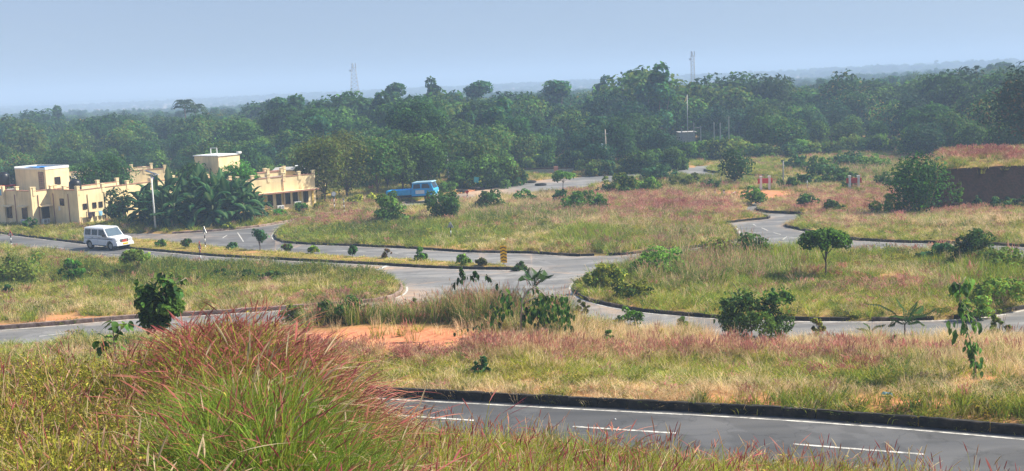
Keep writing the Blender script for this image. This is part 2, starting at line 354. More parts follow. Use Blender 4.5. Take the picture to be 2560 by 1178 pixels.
# ------------------------------------------------------------------ roads: outlines traced on the ground
def W(pts, dy=0):
    return [tuple(hit(x, y)[:2] + np.array([0, dy])) for x, y in pts]
K_C = [(-300, 552), (0, 584), (213, 610), (335, 623), (540, 641), (720, 651), (900, 660), (1070, 670), (1200, 674), (1310, 675)]
C_LOW = [(1003, 718), (996, 706), (985, 698), (960, 689), (925, 684), (780, 679), (640, 672), (502, 667), (317, 655), (202, 643), (0, 618), (-300, 585)]
K_E = [(290, 583), (430, 585), (545, 578), (646, 568), (733, 553), (820, 536), (936, 522), (1040, 504), (1137, 487), (1240, 468), (1379, 447), (1475, 441), (1560, 436)]
K_D = [(1560, 452), (1480, 464), (1433, 478), (1300, 490), (1189, 500), (1060, 517), (935, 530), (820, 542), (745, 556), (712, 567), (694, 578), (687, 590), (692, 600),
       (712, 607), (760, 611), (900, 616), (1030, 622), (1158, 631), (1328, 634), (1441, 641), (1560, 638), (1640, 629), (1727, 621), (1800, 612), (1850, 600), (1842, 585), (1832, 570), (1815, 560)]
MED_UP = [(1330, 672), (1260, 665), (1150, 659), (1000, 650), (820, 641), (690, 633), (600, 627), (480, 611), (345, 600), (290, 596)]
K_G1 = [(1815, 559), (1860, 553), (1905, 549), (1922, 546), (1912, 541), (1880, 536), (1866, 530), (1866, 520), (1885, 508), (1891, 505)]
K_G2 = [(1924, 503), (1908, 513), (1893, 522), (1891, 528), (1925, 533), (2001, 536), (2012, 549), (1990, 555)]
K_4 = [(1990, 556), (1970, 561), (1964, 565), (1970, 569), (1990, 573), (2053, 587), (2090, 594), (2152, 602), (2256, 607), (2408, 610), (2561, 617), (2760, 632)]
I3_TOP = [(2760, 700), (2561, 668), (2396, 639), (2188, 633), (2127, 630), (1950, 633), (1740, 647), (1640, 657), (1560, 675), (1490, 690)]
K_I = [(1490, 690), (1460, 698), (1443, 708), (1436, 720), (1440, 733), (1455, 746), (1480, 755), (1530, 766), (1608, 780), (1782, 795), (1947, 801), (2179, 803), (2374, 799), (2452, 793), (2560, 772), (2700, 735)]
K_B = [(-300, 852), (0, 824), (160, 812), (330, 797), (500, 788), (700, 775), (850, 764), (930, 757), (975, 749), (998, 738), (1006, 727), (1003, 718)]
K_A = [(880, 984), (950, 989), (1100, 996), (1250, 1004), (1600, 1022), (1700, 1026), (2000, 1043), (2280, 1064), (2560, 1088), (2900, 1122)]
wA = [(-27, 53.), (-20, 49.5), (-13, 45.)] + W(K_A)
def offs(poly, d):
    P = np.array(poly, float); T = np.gradient(P, axis=0); T /= np.linalg.norm(T, axis=1)[:, None]
    return [tuple(p) for p in (P + d * np.stack([-T[:, 1], T[:, 0]], 1))]
polys = {
    'C': W(K_C) + W(C_LOW),
    'E': W(K_E) + W(K_D[:12]) + W([(700, 606), (760, 611)]) + W([(690, 633), (600, 627), (480, 611), (345, 600), (290, 596)]),
    'D': W(K_D[11:19]) + W(MED_UP[:6]),
    'JG': W([(1200, 632)]) + W(K_D[18:]) + W(K_G1) + W(K_G2) + W(K_4) + W(I3_TOP) + W([(1310, 676), (1330, 672)]) + W([(1200, 661)]),
    'S': W([(1003, 700), (1200, 670), (1310, 672), (1500, 660), (1490, 690)]) + W(K_I[1:8]) + W([(1530, 766), (1200, 768), (930, 757)], -6.5)[0:3] + W(K_B[7:]),
    'I': W(K_I[6:]) + W(K_I[6:], -6.3)[::-1],
    'B': W(K_B[:9]) + W(K_B[:9], -6.5)[::-1],
    'A': wA + offs(wA, -5.6)[::-1],
    'F': W([(1560, 436), (1600, 430), (1657, 423), (1770, 414), (1871, 408), (1972, 404), (1972, 406.5), (1871, 411), (1776, 418), (1760, 428), (1799, 436), (1877, 442), (2015, 446),
            (2230, 448), (2400, 448), (2400, 451.5), (2200, 451.5), (1900, 449), (1799, 446), (1683, 437), (1560, 452)]),
}
def inpoly(P, poly):
    x, y = P[:, 0], P[:, 1]; ins = np.zeros(len(P), bool); q = np.array(poly); j = len(q) - 1
    for i in range(len(q)):
        xi, yi, xj, yj = *q[i], *q[j]
        c = ((yi > y) != (yj > y)) & (x < (xj - xi) * (y - yi) / ((yj - yi) if yj != yi else 1e-9) + xi)
        ins ^= c; j = i
    return ins
def dist_line(P, line, closed=False):
    q = np.array(line); d = np.full(len(P), 1e9); n = len(q)
    for i in range(n if closed else n - 1):
        a, b = q[i], q[(i + 1) % n]; ab = b - a; L = ab @ ab + 1e-9
        t = np.clip(((P - a) @ ab) / L, 0, 1); d = np.minimum(d, np.hypot(*(P - a - t[:, None] * ab).T))
    return d
def in_roads(P):
    r = np.zeros(len(P), bool)
    for q in polys.values(): r |= inpoly(P, q)
    return r
def road_dist(P):            # 0 inside, distance outside
    d = np.full(len(P), 1e9)
    near = (P[:, 1] > 20) & (P[:, 1] < 230) & (abs(P[:, 0]) < 130)
    Q = P[near]; dd = np.full(len(Q), 1e9)
    for q in polys.values(): dd = np.minimum(dd, np.where(inpoly(Q, q), 0, dist_line(Q, q, True)))
    d[near] = dd; return d
KERBS = {'A': wA, 'B': W(K_B), 'C': W(K_C), 'E': W(K_E[1:8]), 'D': W(K_D[5:28]), 'G': W(K_G1[:6]), 'G2': W(K_G2[2:7]), 'R': W(K_4), 'I': W(K_I),
         'M': W(MED_UP)}

# orange bare earth, (px, py, half width px, half height px, strength)
SOIL = [(985, 852, 250, 27, 2.4), (800, 850, 60, 25, 1), (1890, 868, 130, 14, 1.5), (2300, 870, 300, 10, .6), (1590, 850, 60, 10, .7), (2300, 1014, 420, 18, .75), (2480, 955, 140, 20, .75), (1900, 1004, 300, 9, .7), (2200, 940, 200, 10, .55),
        (1885, 489, 90, 9, 3), (1230, 478, 110, 9, 1.0), (2230, 700, 90, 12, .7), (1090, 725, 60, 20, .4), (240, 672, 80, 12, .6), (60, 690, 70, 16, .5),
        (30, 818, 200, 8, 1.0), (200, 800, 160, 6, 1.0), (1330, 978, 300, 10, .5), (1700, 995, 300, 10, .5), (1560, 790, 80, 10, .5)]
def soil_w(px, py):
    s = np.zeros(np.shape(px))
    for x, y, rx, ry, k in SOIL: s = np.maximum(s, k * np.exp(-(((px - x) / rx) ** 2 + ((py - y) / ry) ** 2) ** 1.5 * .8))
    return s

# ------------------------------------------------------------------ ground sheet
def axis(lo_fine, hi_fine, step, far_lo, far_hi, g=1.16):
    a = list(np.arange(lo_fine, hi_fine, step)); s = step; x = hi_fine
    while x < far_hi: a.append(x); s *= g; x += s
    a.append(far_hi); s = step; x = lo_fine - step; b = []
    while x > far_lo: b.append(x); s *= g; x -= s
    b.append(far_lo); return np.array(b[::-1] + a)
gx = axis(-62, 62, .62, -9000, 9000); gy = axis(4, 150, .62, -300, 9000)
GX, GY = np.meshgrid(gx, gy); P2 = np.stack([GX.ravel(), GY.ravel()], 1)
rd = road_dist(P2)
GZ = ground(P2[:, 0], P2[:, 1])
nearroad = rd < 1.4
flat = np.maximum(zb(P2[:, 0], P2[:, 1]), hill(P2[:, 0], P2[:, 1]))
bl = ss(rd / 1.4)
GZ = np.where(nearroad, flat + (GZ - flat) * bl, GZ) + np.where(rd <= 0, -.14, .16 * ss((rd - .05) / .3))
GZ = np.where(P2[:, 1] < 24, ground(P2[:, 0], P2[:, 1]), GZ)
ppx, ppy = proj(P2[:, 0], np.maximum(P2[:, 1], 3), GZ)
col = np.zeros((len(P2), 3)); vis = (P2[:, 1] > 26) & (P2[:, 1] < 200)
col[:, 0] = np.where(vis, soil_w(ppx, ppy), 0)
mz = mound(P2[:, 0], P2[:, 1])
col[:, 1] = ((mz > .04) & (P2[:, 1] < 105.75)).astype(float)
ny, nx = GX.shape; idx = np.arange(nx * ny).reshape(ny, nx)
Fq = np.stack([idx[:-1, :-1], idx[:-1, 1:], idx[1:, 1:], idx[1:, :-1]], -1).reshape(-1, 4)
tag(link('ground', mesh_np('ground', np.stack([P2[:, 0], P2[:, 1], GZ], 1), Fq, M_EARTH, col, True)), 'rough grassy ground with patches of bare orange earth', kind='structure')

def gz(x, y):                # height of the finished ground sheet (approx, with verge lift)
    x = np.atleast_1d(np.asarray(x, float)); y = np.atleast_1d(np.asarray(y, float)); return ground(x, y) + np.where(y > 26, .16, 0)
def G1(x, y): return float(gz(x, y)[0])

# ------------------------------------------------------------------ road sheet
def road_mesh():
    pts, edges = [], []
    for q in polys.values():
        b = len(pts); n = len(q); pts += [Vector(p) for p in q]; edges += [(b + i, b + (i + 1) % n) for i in range(n)]
    xs, ys = np.meshgrid(np.arange(-75, 90, 1.5), np.arange(24, 210, 1.5)); Q = np.stack([xs.ravel(), ys.ravel()], 1)
    Q = Q + np.random.default_rng(1).uniform(-.3, .3, Q.shape)
    Q = Q[in_roads(Q)]; pts += [Vector(p) for p in Q]
    v, e, f, *_ = delaunay_2d_cdt(pts, edges, [], 0, 1e-4)
    V = np.array([tuple(p) for p in v]); T = np.array([t for t in f if len(t) == 3])
    T = T[in_roads(V[T].mean(1))]
    Z = zb(V[:, 0], V[:, 1]) + .004
    dk = np.full(len(V), 1e9)
    for k, l in KERBS.items():
        if k not in ('A',): dk = np.minimum(dk, dist_line(V, l))
    px, py = proj(V[:, 0], V[:, 1], Z)
    dust = .75 * np.exp(-dk / .5)
    for x, y, rx, ry, k in [(1050, 738, 60, 22, .95), (1450, 738, 45, 30, .7), (1530, 768, 110, 12, .9), (930, 670, 110, 9, 1.0), (420, 592, 160, 8, .6), (1250, 690, 120, 14, .1), (1450, 645, 170, 8, .2), (400, 655, 250, 9, .7),
                            (1200, 480, 120, 14, 1.1), (1350, 452, 80, 7, .9), (1000, 755, 80, 10, 1.), (1860, 552, 60, 6, .6), (690, 600, 40, 14, .4), (170, 645, 200, 8, .5), (1600, 640, 120, 8, .4)]:
        dust = np.maximum(dust, k * np.exp(-(((px - x) / rx) ** 2 + ((py - y) / ry) ** 2)))
    new = np.clip((48 - V[:, 1]) / 4, 0, 1)
    new = np.maximum(new, .55 * np.clip((1000 - px) / 300, 0, 1) * np.clip((V[:, 1] - 80) / 8, 0, 1))
    cc = np.stack([dust, new, np.zeros(len(V))], 1)
    return mesh_np('road', np.stack([V[:, 0], V[:, 1], Z], 1), T, M_ASPHALT, cc, True)
road = tag(link('road', road_mesh()), 'grey asphalt roads curving and meeting at a junction', kind='structure')
def strip(line, wd, name, z=.010):
    P = np.array(line, float); seg = [P[0]]
    for a, b in zip(P[:-1], P[1:]):
        n = max(1, int(np.hypot(*(b - a)) / .8)); seg += [a + (b - a) * (i + 1) / n for i in range(n)]
    P = np.array(seg)
    for _ in range(3):
        if len(P) > 4: P[1:-1] = .5 * P[1:-1] + .25 * (P[:-2] + P[2:])
    T = np.gradient(P, axis=0); T /= np.linalg.norm(T, axis=1)[:, None] + 1e-9; Nn = np.stack([-T[:, 1], T[:, 0]], 1) * wd / 2
    V = np.concatenate([P - Nn, P + Nn]); n = len(P); Fs = np.array([(i, i + 1, n + i + 1, n + i) for i in range(n - 1)])
    return link(name, mesh_np(name, np.column_stack([V, zb(V[:, 0], V[:, 1]) + z]), Fs, M_LINE), road)
def inset(line, d):
    """shift a kerb line onto the asphalt by |d| whichever side the road is"""
    o1 = offs(line, d); o2 = offs(line, -d); a = in_roads(np.array(o1)).mean(); b = in_roads(np.array(o2)).mean()
    return o1 if a >= b else o2
KERBS['A'] = W(K_A)
for k, wd, d in [('A', .10, .42), ('B', .13, .35), ('C', .12, .35), ('D', .10, .32), ('R', .11, .35), ('I', .13, .34), ('E', .09, .4)]:
    strip(inset(KERBS[k], d), wd, 'edge_line')
DASH = [((993, 1039), (1185, 1052)), ((1432, 1067), (1690, 1084)), ((1983, 1111), (2312, 1137)), ((98, 841.5), (176, 831.5)), ((-10, 606), (38, 609)),
        ((107, 616), (160, 621)), ((253, 634), (303, 638.6)), ((380, 643), (445, 648.5)), ((515, 654), (589, 659.5)), ((840, 626), (915, 629)), ((987, 634), (1034, 636)),
        ((1140, 641), (1180, 643)), ((1302, 649), (1330, 650)), ((606, 615.6), (632, 615.8)), ((685, 569.4), (710, 566.5)), ((557, 595.4), (568, 588)), ((594, 582), (609, 605)),
        ((1882, 560.6), (1891, 565.5)), ((1904, 570), (1920, 577)), ((1934, 582), (1952, 586.6)), ((1957, 599.6), (1967, 592)), ((1967, 592), (1995, 594.4)), ((710, 657.5), (770, 661)), ((700, 619), (740, 621))]
for a, b in DASH:
    strip(W([a, b]), .12 if a[1] > 800 else .10, 'lane_dash', .012)
strip(W([(925, 683), (972, 663)]), .35, 'stop_line', .012)

# ------------------------------------------------------------------ kerbs, stone by stone
rng = random.Random(5)
def stone_mesh(seed, L=.94, wd=.16, h=.36):
    r = random.Random(seed); m = MB(); x = L / 2
    xs = [-x, -x * .33, x * .33, x]; vs = []
    for xx in xs:
        for (yy, zz) in [(-wd / 2, -.2), (-wd / 2, h - .03), (-wd / 2 + .025, h), (wd / 2 - .02, h), (wd / 2, h - .02), (wd / 2, -.2)]:
            vs.append((xx + r.uniform(-.008, .008), yy + r.uniform(-.012, .012), zz + r.uniform(-.012, .012)))
    fs = [(i * 6 + k, i * 6 + k + 1, (i + 1) * 6 + k + 1, (i + 1) * 6 + k) for i in range(3) for k in range(5)] + [(5, 4, 3, 2, 1, 0), (18, 19, 20, 21, 22, 23)]
    m.add(vs, fs); return m
KS = [stone_mesh(i).mesh('kerb_stone', M_KERB) for i in range(4)]; KS3 = KS + [stone_mesh(i + 20).mesh('kerb_stone', M_KERB3) for i in range(3)]; KS2 = [stone_mesh(i + 9).mesh('kerb_stone', M_KERB2) for i in range(4)]
def kerb(line, label, top=.2, variants=KS, skip=.0, L=.96):
    root = empty('kerb', (*line[0], float(zb(*line[0]))), label, kind='structure')
    P = np.array(line); d = np.r_[0, np.cumsum(np.hypot(*np.diff(P, axis=0).T))]
    n = 0; s = L / 2
    pts2 = np.array([[np.interp(q, d, P[:, 0]), np.interp(q, d, P[:, 1])] for q in np.arange(s, d[-1], L)])
    for q in np.arange(s, d[-1], L):
        x, y = np.interp(q, d, P[:, 0]), np.interp(q, d, P[:, 1])
        x2, y2 = np.interp(q + .4, d, P[:, 0]), np.interp(q + .4, d, P[:, 1]); x1, y1 = np.interp(q - .4, d, P[:, 0]), np.interp(q - .4, d, P[:, 1])
        if rng.random() < skip: continue
        qx, qy = proj(np.array([x]), np.array([y]), np.array([0.]))
        if qx[0] < -80 or qx[0] > 2640 or n >= 300: continue
        o = link('kerb_stone', variants[rng.randrange(len(variants))], root)
        o.location = (x - root.location.x + rng.uniform(-.012, .012), y - root.location.y + rng.uniform(-.015, .015), float(zb(x, y)) + top - .36 + rng.uniform(-.012, .012) - root.location.z)
        o.rotation_euler = (rng.uniform(-.03, .03), rng.uniform(-.015, .015), math.atan2(y2 - y1, x2 - x1) + rng.uniform(-.02, .02))
        n += 1
kerb(KERBS['A'], 'black mouldy kerb along the near road', .29)
kerb(KERBS['B'], 'pinkish stone kerb along the road at the left', .24, KS2)
kerb(KERBS['C'], 'dark kerb between the median and the road with the white vehicle', .19, KS3, .04)
kerb(KERBS['D'], 'dark kerb round the central grass island', .19, KS3, .06)
kerb(KERBS['E'], 'weathered kerb in front of the banana plants', .2, KS2, .1)
kerb(KERBS['G'], 'short dark kerb at the right tip of the central island', .2)
kerb(KERBS['G2'], 'dark kerb at the small road branching away', .25)
kerb(KERBS['R'], 'dark kerb bounding the right hand field', .20, KS3, .14)
kerb(KERBS['I'], 'dark curved kerb round the near right island', .18, KS3, .05)
kerb(W([(1760, 428), (1799, 435), (1877, 441), (2015, 446), (2230, 448)]), 'far kerb below the forest', .3)

# ------------------------------------------------------------------ foliage generators
def quads(Pc, Nrm, size, asp, cols, rs, fold=False):
    n = len(Pc); Nrm = Nrm / (np.linalg.norm(Nrm, axis=1)[:, None] + 1e-9)
    R = rs.normal(size=(n, 3)); T = np.cross(Nrm, R); T /= np.linalg.norm(T, axis=1)[:, None] + 1e-9; B = np.cross(Nrm, T)
    sz = (size * rs.uniform(.6, 1.3, n))[:, None]
    V = np.stack([Pc - T * sz, Pc - B * sz * asp + T * sz * .1 + Nrm * sz * .12, Pc + T * sz - Nrm * sz * .25, Pc + B * sz * asp + T * sz * .1 + Nrm * sz * .12], 1).reshape(-1, 3)
    return V, np.arange(n * 4).reshape(n, 4), np.repeat(cols, 4, 0)
GREEN = {'dark': (.028, .075, .016), 'mid': (.055, .125, .018), 'olive': (.12, .15, .022), 'light': (.11, .21, .028), 'yellow': (.24, .27, .03), 'blue': (.035, .10, .040),
         'rust': (.13, .085, .03), 'deep': (.012, .040, .012), 'lush': (.07, .19, .02)}
def crown(seed, W_, H_, z0, nb, nl, ls, c, c2=None, pc2=.15, shape='round', asp=.55, light=1.0):
    rs = np.random.default_rng(seed)
    if shape == 'round':
        d = rs.normal(size=(nb, 3)); d /= np.linalg.norm(d, axis=1)[:, None]; r = rs.uniform(.25, .72, nb)[:, None] ** .7
        bc = d * r * [W_ / 2, W_ / 2, H_ / 2] + [0, 0, z0 + H_ / 2]; br = rs.uniform(.2, .34, nb) * min(W_, H_)
    elif shape == 'umbrella':
        a = rs.uniform(0, 6.28, nb); r = np.sqrt(rs.uniform(0, 1, nb)) * .8
        bc = np.stack([np.cos(a) * r * W_ / 2, np.sin(a) * r * W_ / 2, z0 + H_ * (.78 - .5 * r ** 2) + rs.uniform(-.08, .08, nb) * H_], 1); br = rs.uniform(.14, .24, nb) * W_ * .8
    elif shape == 'tall':
        t = rs.uniform(0, 1, nb); a = rs.uniform(0, 6.28, nb); r = (1 - .6 * t) * rs.uniform(.1, .8, nb)
        bc = np.stack([np.cos(a) * r * W_ / 2, np.sin(a) * r * W_ / 2, z0 + H_ * (t * .92)], 1); br = rs.uniform(.13, .24, nb) * W_
    elif shape == 'bush':
        a = rs.uniform(0, 6.28, nb); r = np.sqrt(rs.uniform(0, 1, nb)); h = rs.uniform(.15, .85, nb) * np.sqrt(1 - .75 * r ** 2)
        bc = np.stack([np.cos(a) * r * W_ * .40, np.sin(a) * r * W_ * .40, z0 + h * H_ * .92], 1); br = rs.uniform(.07, .21, nb) * min(W_, H_ * 1.3)
    elif shape == 'spiky':
        a = rs.uniform(0, 6.28, nb); r = np.sqrt(rs.uniform(0, 1, nb))
        bc = np.stack([np.cos(a) * r * W_ * .42, np.sin(a) * r * W_ * .42, z0 + H_ * rs.uniform(.1, .95, nb) * (1 - .5 * r)], 1); br = rs.uniform(.05, .13, nb) * W_
    tone = rs.uniform(.45, 1.65, nb); pr = br ** 2 / (br ** 2).sum(); k = rs.choice(nb, nl, p=pr)
    d = rs.normal(size=(nl, 3)); d[:, 2] += .25; d /= np.linalg.norm(d, axis=1)[:, None]
    rr = br[k] * rs.uniform(.45, 1.08, nl) ** .6
    Pc = bc[k] + d * rr[:, None] * [1, 1, .85]
    cols = np.array(GREEN[c])[None] * (tone[k] * rs.uniform(.6, 1.45, nl))[:, None] * light
    if c2 is not None:
        mk = rs.uniform(size=nl) < pc2 * (.4 + 1.2 * (tone[k] > 1)); cols[mk] = np.array(GREEN[c2] if isinstance(c2, str) else c2) * rs.uniform(.7, 1.3, mk.sum())[:, None]
    Nr = d + rs.normal(size=(nl, 3)) * .55 + [0, 0, .35]
    return quads(Pc, Nr, ls, asp, cols, rs)
def limbs(m, seed, h, r, W_, z0, H_, n=5, lean=0):
    r_ = random.Random(seed)
    top = Vector((lean * h, 0, z0 + H_ * .35)); m.tube([(0, 0, -.3), (lean * h * .3 + r_.uniform(-.1, .1), 0, top.z * .4), tuple(top)], [r, r * .75, r * .45], 7)
    for i in range(n):
        a = 6.28 * i / n + r_.uniform(-.4, .4); q = r_.uniform(.2, .36) * W_; b0 = Vector((lean * h * .5, 0, z0 * r_.uniform(.6, .95) + .1 * H_ * r_.random()))
        m.tube([tuple(b0), (b0.x + q * .5 * math.cos(a), q * .5 * math.sin(a), z0 + H_ * .25), (b0.x + q * math.cos(a), q * math.sin(a), z0 + H_ * r_.uniform(.45, .75))], [r * .5, r * .33, r * .12], 5)
def limb_mesh(*a, mat=None, **k):
    m = MB(); limbs(m, *a, **k); return m.mesh('trunk', mat or M_BARK)
def joined(name, crownV, crownF, crownC, trunk):
    """crown and trunk in one mesh, for trees too far off to show parts"""
    V = np.array(trunk.v, np.float32); tri = []
    for f in trunk.f:
        if len(f) == 4: tri.append(f)
    nV = len(crownV); F2 = np.array(tri) + nV
    me = mesh_np(name, np.concatenate([crownV, V]), np.concatenate([crownF, F2]), [M_LEAF, M_BARK],
                 np.concatenate([crownC, np.full((len(V), 3), .1)]), midx=np.r_[np.zeros(len(crownF)), np.ones(len(F2))].astype(int))
    return me

# forest tree kinds: unit built at true size (about 10 m)
KINDS = [
    ('dark rounded', dict(W_=7.5, H_=8.2, z0=1.3, nb=24, nl=2600, ls=.33, c='dark', c2='mid', pc2=.3), 'round'),
    ('mid green spreading', dict(W_=9, H_=7.6, z0=1.6, nb=28, nl=2800, ls=.33, c='mid', c2='olive', pc2=.3), 'round'),
    ('olive loose crowned', dict(W_=7, H_=8.3, z0=1.0, nb=30, nl=2700, ls=.32, c='mid', c2='olive', pc2=.35), 'round'),
    ('tall slender', dict(W_=5.2, H_=9.3, z0=1.6, nb=20, nl=2200, ls=.31, c='blue', c2='mid', pc2=.3), 'tall'),
    ('pale green feathery', dict(W_=7, H_=7.8, z0=1.0, nb=26, nl=2300, ls=.32, c='light', c2='mid', pc2=.4), 'round'),
    ('flat topped', dict(W_=9.5, H_=5.8, z0=3.6, nb=30, nl=2400, ls=.32, c='mid', c2='dark', pc2=.4), 'umbrella'),
    ('yellow flowering', dict(W_=8, H_=8.3, z0=1.2, nb=28, nl=2600, ls=.32, c='mid', c2=(.24, .17, .03), pc2=.22), 'round'),
    ('blue green dense', dict(W_=8, H_=8.6, z0=.8, nb=28, nl=2700, ls=.33, c='blue', c2='dark', pc2=.4), 'round'),
]
PROTO = []
for i, (nm_, kw, sh) in enumerate(KINDS):
    row = []
    for v in range(2):
        cv = crown(100 + i * 7 + v, shape=sh, light=.95, **kw); cv = (cv[0], cv[1], cv[2] * np.array([.86, .97, 1.12]))
        tr = MB(); limbs(tr, i * 5 + v, 9, .22, kw['W_'], kw['z0'], kw['H_'])
        row.append((mesh_np('crown', *cv[:2], M_LEAF, cv[2]), tr.mesh('trunk', M_BARK), joined('forest_tree', *cv, tr)))
    PROTO.append(row)
def region(px):
    for x, s in [(130, 'at the far left'), (330, 'behind the stair room'), (520, 'above the banana grove'), (660, 'behind the small roof room'), (800, 'behind the long cream building'),
                 (960, 'below the left lattice mast'), (1130, 'beyond the blue truck'), (1290, 'behind the lying tyres'), (1470, 'behind the compound wall'), (1580, 'by the utility pole'),
                 (1720, 'below the right mast'), (1860, 'beside the concrete columns'), (2050, 'above the far bend'), (2250, 'right of the far road'), (2420, 'behind the bank shrubs'), (9e9, 'beyond the earth bank')]:
        if px < x: return s
def place_tree(k, v, x, y, h, wsc, label, group, parts, rz=None, r_=random.Random(3)):
    cr, tr, jo = PROTO[k][v]; base = 9.8; s = h / base; z = float(ground(x, y)) - .1
    rz = r_.uniform(0, 6.28) if rz is None else rz
    if parts:
        t = empty('forest_tree', (x, y, z), label, 'tree', group, rz); link('crown', cr, t); link('trunk', tr, t)
    else:
        t = link('forest_tree', jo, None, (x, y, z), rz); tag(t, label, 'tree', group)
    t.scale = (s * wsc * r_.uniform(.85, 1.15), s * wsc, s); return t
yf_x = [0, 200, 210, 500, 510, 620, 760, 780, 1130, 1150, 1290, 1300, 1480, 1500, 1700, 1710, 2230, 2300, 2560]
yf_y = [168, 168, 174, 174, 164, 160, 160, 152, 152, 155, 158, 182, 178, 170, 174, 190, 192, 168, 150]
r = random.Random(11); cnt = 0; Y = 148.0; taken = []
rowi = 0
while Y < 262:
    rowi += 1; sp = 7.0 if Y < 200 else 8.5; X = -.47 * Y - 6 + r.uniform(0, 5)
    while X < .47 * Y + 8:
        x = X + r.uniform(-2, 2); y = Y + r.uniform(-2.4, 2.4); px = 1280 + F_PX * x / y; X += sp
        fy = np.interp(px, yf_x, yf_y)
        if y > fy + 18 and r.random() < .07: continue
        if y < fy or cnt > 275: continue
        depth = y - fy
        hb = np.interp(px, [0, 500, 900, 1300, 1700, 2000, 2300, 2560], [8.5, 9, 11.5, 12.6, 14, 13, 11.5, 12.0])
        h = hb * np.interp(depth, [0, 25, 60], [.55, .82, 1.04]) * (r.uniform(.70, 1.0) if depth < 40 or r.random() < .62 else r.uniform(1.0, 1.24))
        if 1680 < px < 1850 and y < 212: h = min(h, 4.0)
        if px < 700: k = r.choice([1, 2, 4, 0, 2, 1, 6, 7])
        elif px < 1300: k = r.choice([0, 1, 2, 4, 3, 5, 1])
        elif px < 1900: k = r.choice([0, 3, 7, 1, 0, 7, 2])
        else: k = r.choice([7, 6, 4, 1, 0, 7, 5])
        if depth < 14: k = r.choice([4, 1, 4, 7, 0])
        row = 'front forest row' if depth < 16 else ('mid forest' if depth < 50 else 'rear forest')
        place_tree(k, r.randrange(2), x, y, h, r.uniform(.9, 1.15), f'{KINDS[k][0]} tree, {row}, {region(px)}', f'{KINDS[k][0]} trees, {row}, {region(px)}', depth < 16, None, r)
        cnt += 1
    Y += sp * .86

# ------------------------------------------------------------------ scatter by geometry nodes (uncountable stuff only)
def scatter(name, protos, pts, rot, scl, idx, label, cat):
    co = bpy.data.collections.new(name + '_kinds')
    for i, me in enumerate(protos):
        o = bpy.data.objects.new('k%03d' % i, me); co.objects.link(o)
    me = bpy.data.meshes.new(name); me.vertices.add(len(pts)); me.vertices.foreach_set('co', np.asarray(pts, np.float32).ravel())
    a = me.attributes.new('rot', 'FLOAT_VECTOR', 'POINT'); a.data.foreach_set('vector', np.asarray(rot, np.float32).ravel())
    a = me.attributes.new('scl', 'FLOAT_VECTOR', 'POINT'); a.data.foreach_set('vector', np.asarray(scl, np.float32).ravel())
    a = me.attributes.new('idx', 'INT', 'POINT'); a.data.foreach_set('value', np.asarray(idx, np.int32))
    ob = link(name, me); tag(ob, label, cat, kind='stuff')
    g = bpy.data.node_groups.new(name, 'GeometryNodeTree')
    g.interface.new_socket('Geometry', in_out='INPUT', socket_type='NodeSocketGeometry'); g.interface.new_socket('Geometry', in_out='OUTPUT', socket_type='NodeSocketGeometry')
    gi = g.nodes.new('NodeGroupInput'); go = g.nodes.new('NodeGroupOutput'); ip = g.nodes.new('GeometryNodeInstanceOnPoints'); ci = g.nodes.new('GeometryNodeCollectionInfo')
    ci.inputs['Collection'].default_value = co; ci.inputs['Separate Children'].default_value = True; ci.inputs['Reset Children'].default_value = True
    def na(n, ty):
        q = g.nodes.new('GeometryNodeInputNamedAttribute'); q.data_type = ty; q.inputs['Name'].default_value = n; return q.outputs['Attribute']
    L = g.links.new; L(gi.outputs[0], ip.inputs['Points']); L(ci.outputs[0], ip.inputs['Instance']); ip.inputs['Pick Instance'].default_value = True
    L(na('idx', 'INT'), ip.inputs['Instance Index']); L(na('rot', 'FLOAT_VECTOR'), ip.inputs['Rotation']); L(na('scl', 'FLOAT_VECTOR'), ip.inputs['Scale'])
    L(ip.outputs[0], go.inputs[0]); md = ob.modifiers.new('scatter', 'NODES'); md.node_group = g
    return ob

# far forest: thousands of crowns that read as one mass
rs = np.random.default_rng(21)
def farpts(y0, y1, n, hs):
    y = np.sqrt(rs.uniform(y0 ** 2, y1 ** 2, n)); x = rs.uniform(-.50, .50, n) * y; return x, y
X_, Y_, S_ = [], [], []
for y0, y1, n in [(248, 420, 950), (420, 800, 2600), (800, 1500, 3800), (1500, 3000, 4500), (3000, 6500, 5000)]:
    x, y = farpts(y0, y1, n, 1); X_.append(x); Y_.append(y); S_.append(np.full(n, 1.0 if y0 < 1400 else (1.5 if y0 < 2900 else 2.4)))
X_, Y_, S_ = map(np.concatenate, (X_, Y_, S_))
px = 1280 + F_PX * X_ / Y_
hb = np.interp(px, [0, 500, 900, 1300, 1700, 2000, 2300, 2560], [9.5, 9, 10.5, 11, 10.5, 11, 12.5, 12.5]) * np.interp(Y_, [250, 500, 1500], [1.0, .88, .8])
cl = .5 + .5 * np.sin(X_ / 37 + 2 * np.sin(Y_ / 61)) * np.sin(Y_ / 83 + 1.4 * np.sin(X_ / 53))
s = hb / 9.8 * rs.uniform(.7, 1.12, len(px)) * (.85 + .3 * cl)
scl = np.stack([s * S_ * 1.1, s * S_ * 1.1, s * np.where(S_ > 1.2, 1.15, 1)], 1)
pts = np.stack([X_, Y_, ground(X_, Y_) - .2], 1)
rot = np.stack([np.zeros(len(px)), np.zeros(len(px)), rs.uniform(0, 6.28, len(px))], 1)
scatter('distant_forest', [p[2] for row in PROTO for p in row], pts, rot, scl, rs.integers(0, 16, len(px)), 'hazy wooded plain running to the horizon', 'forest')

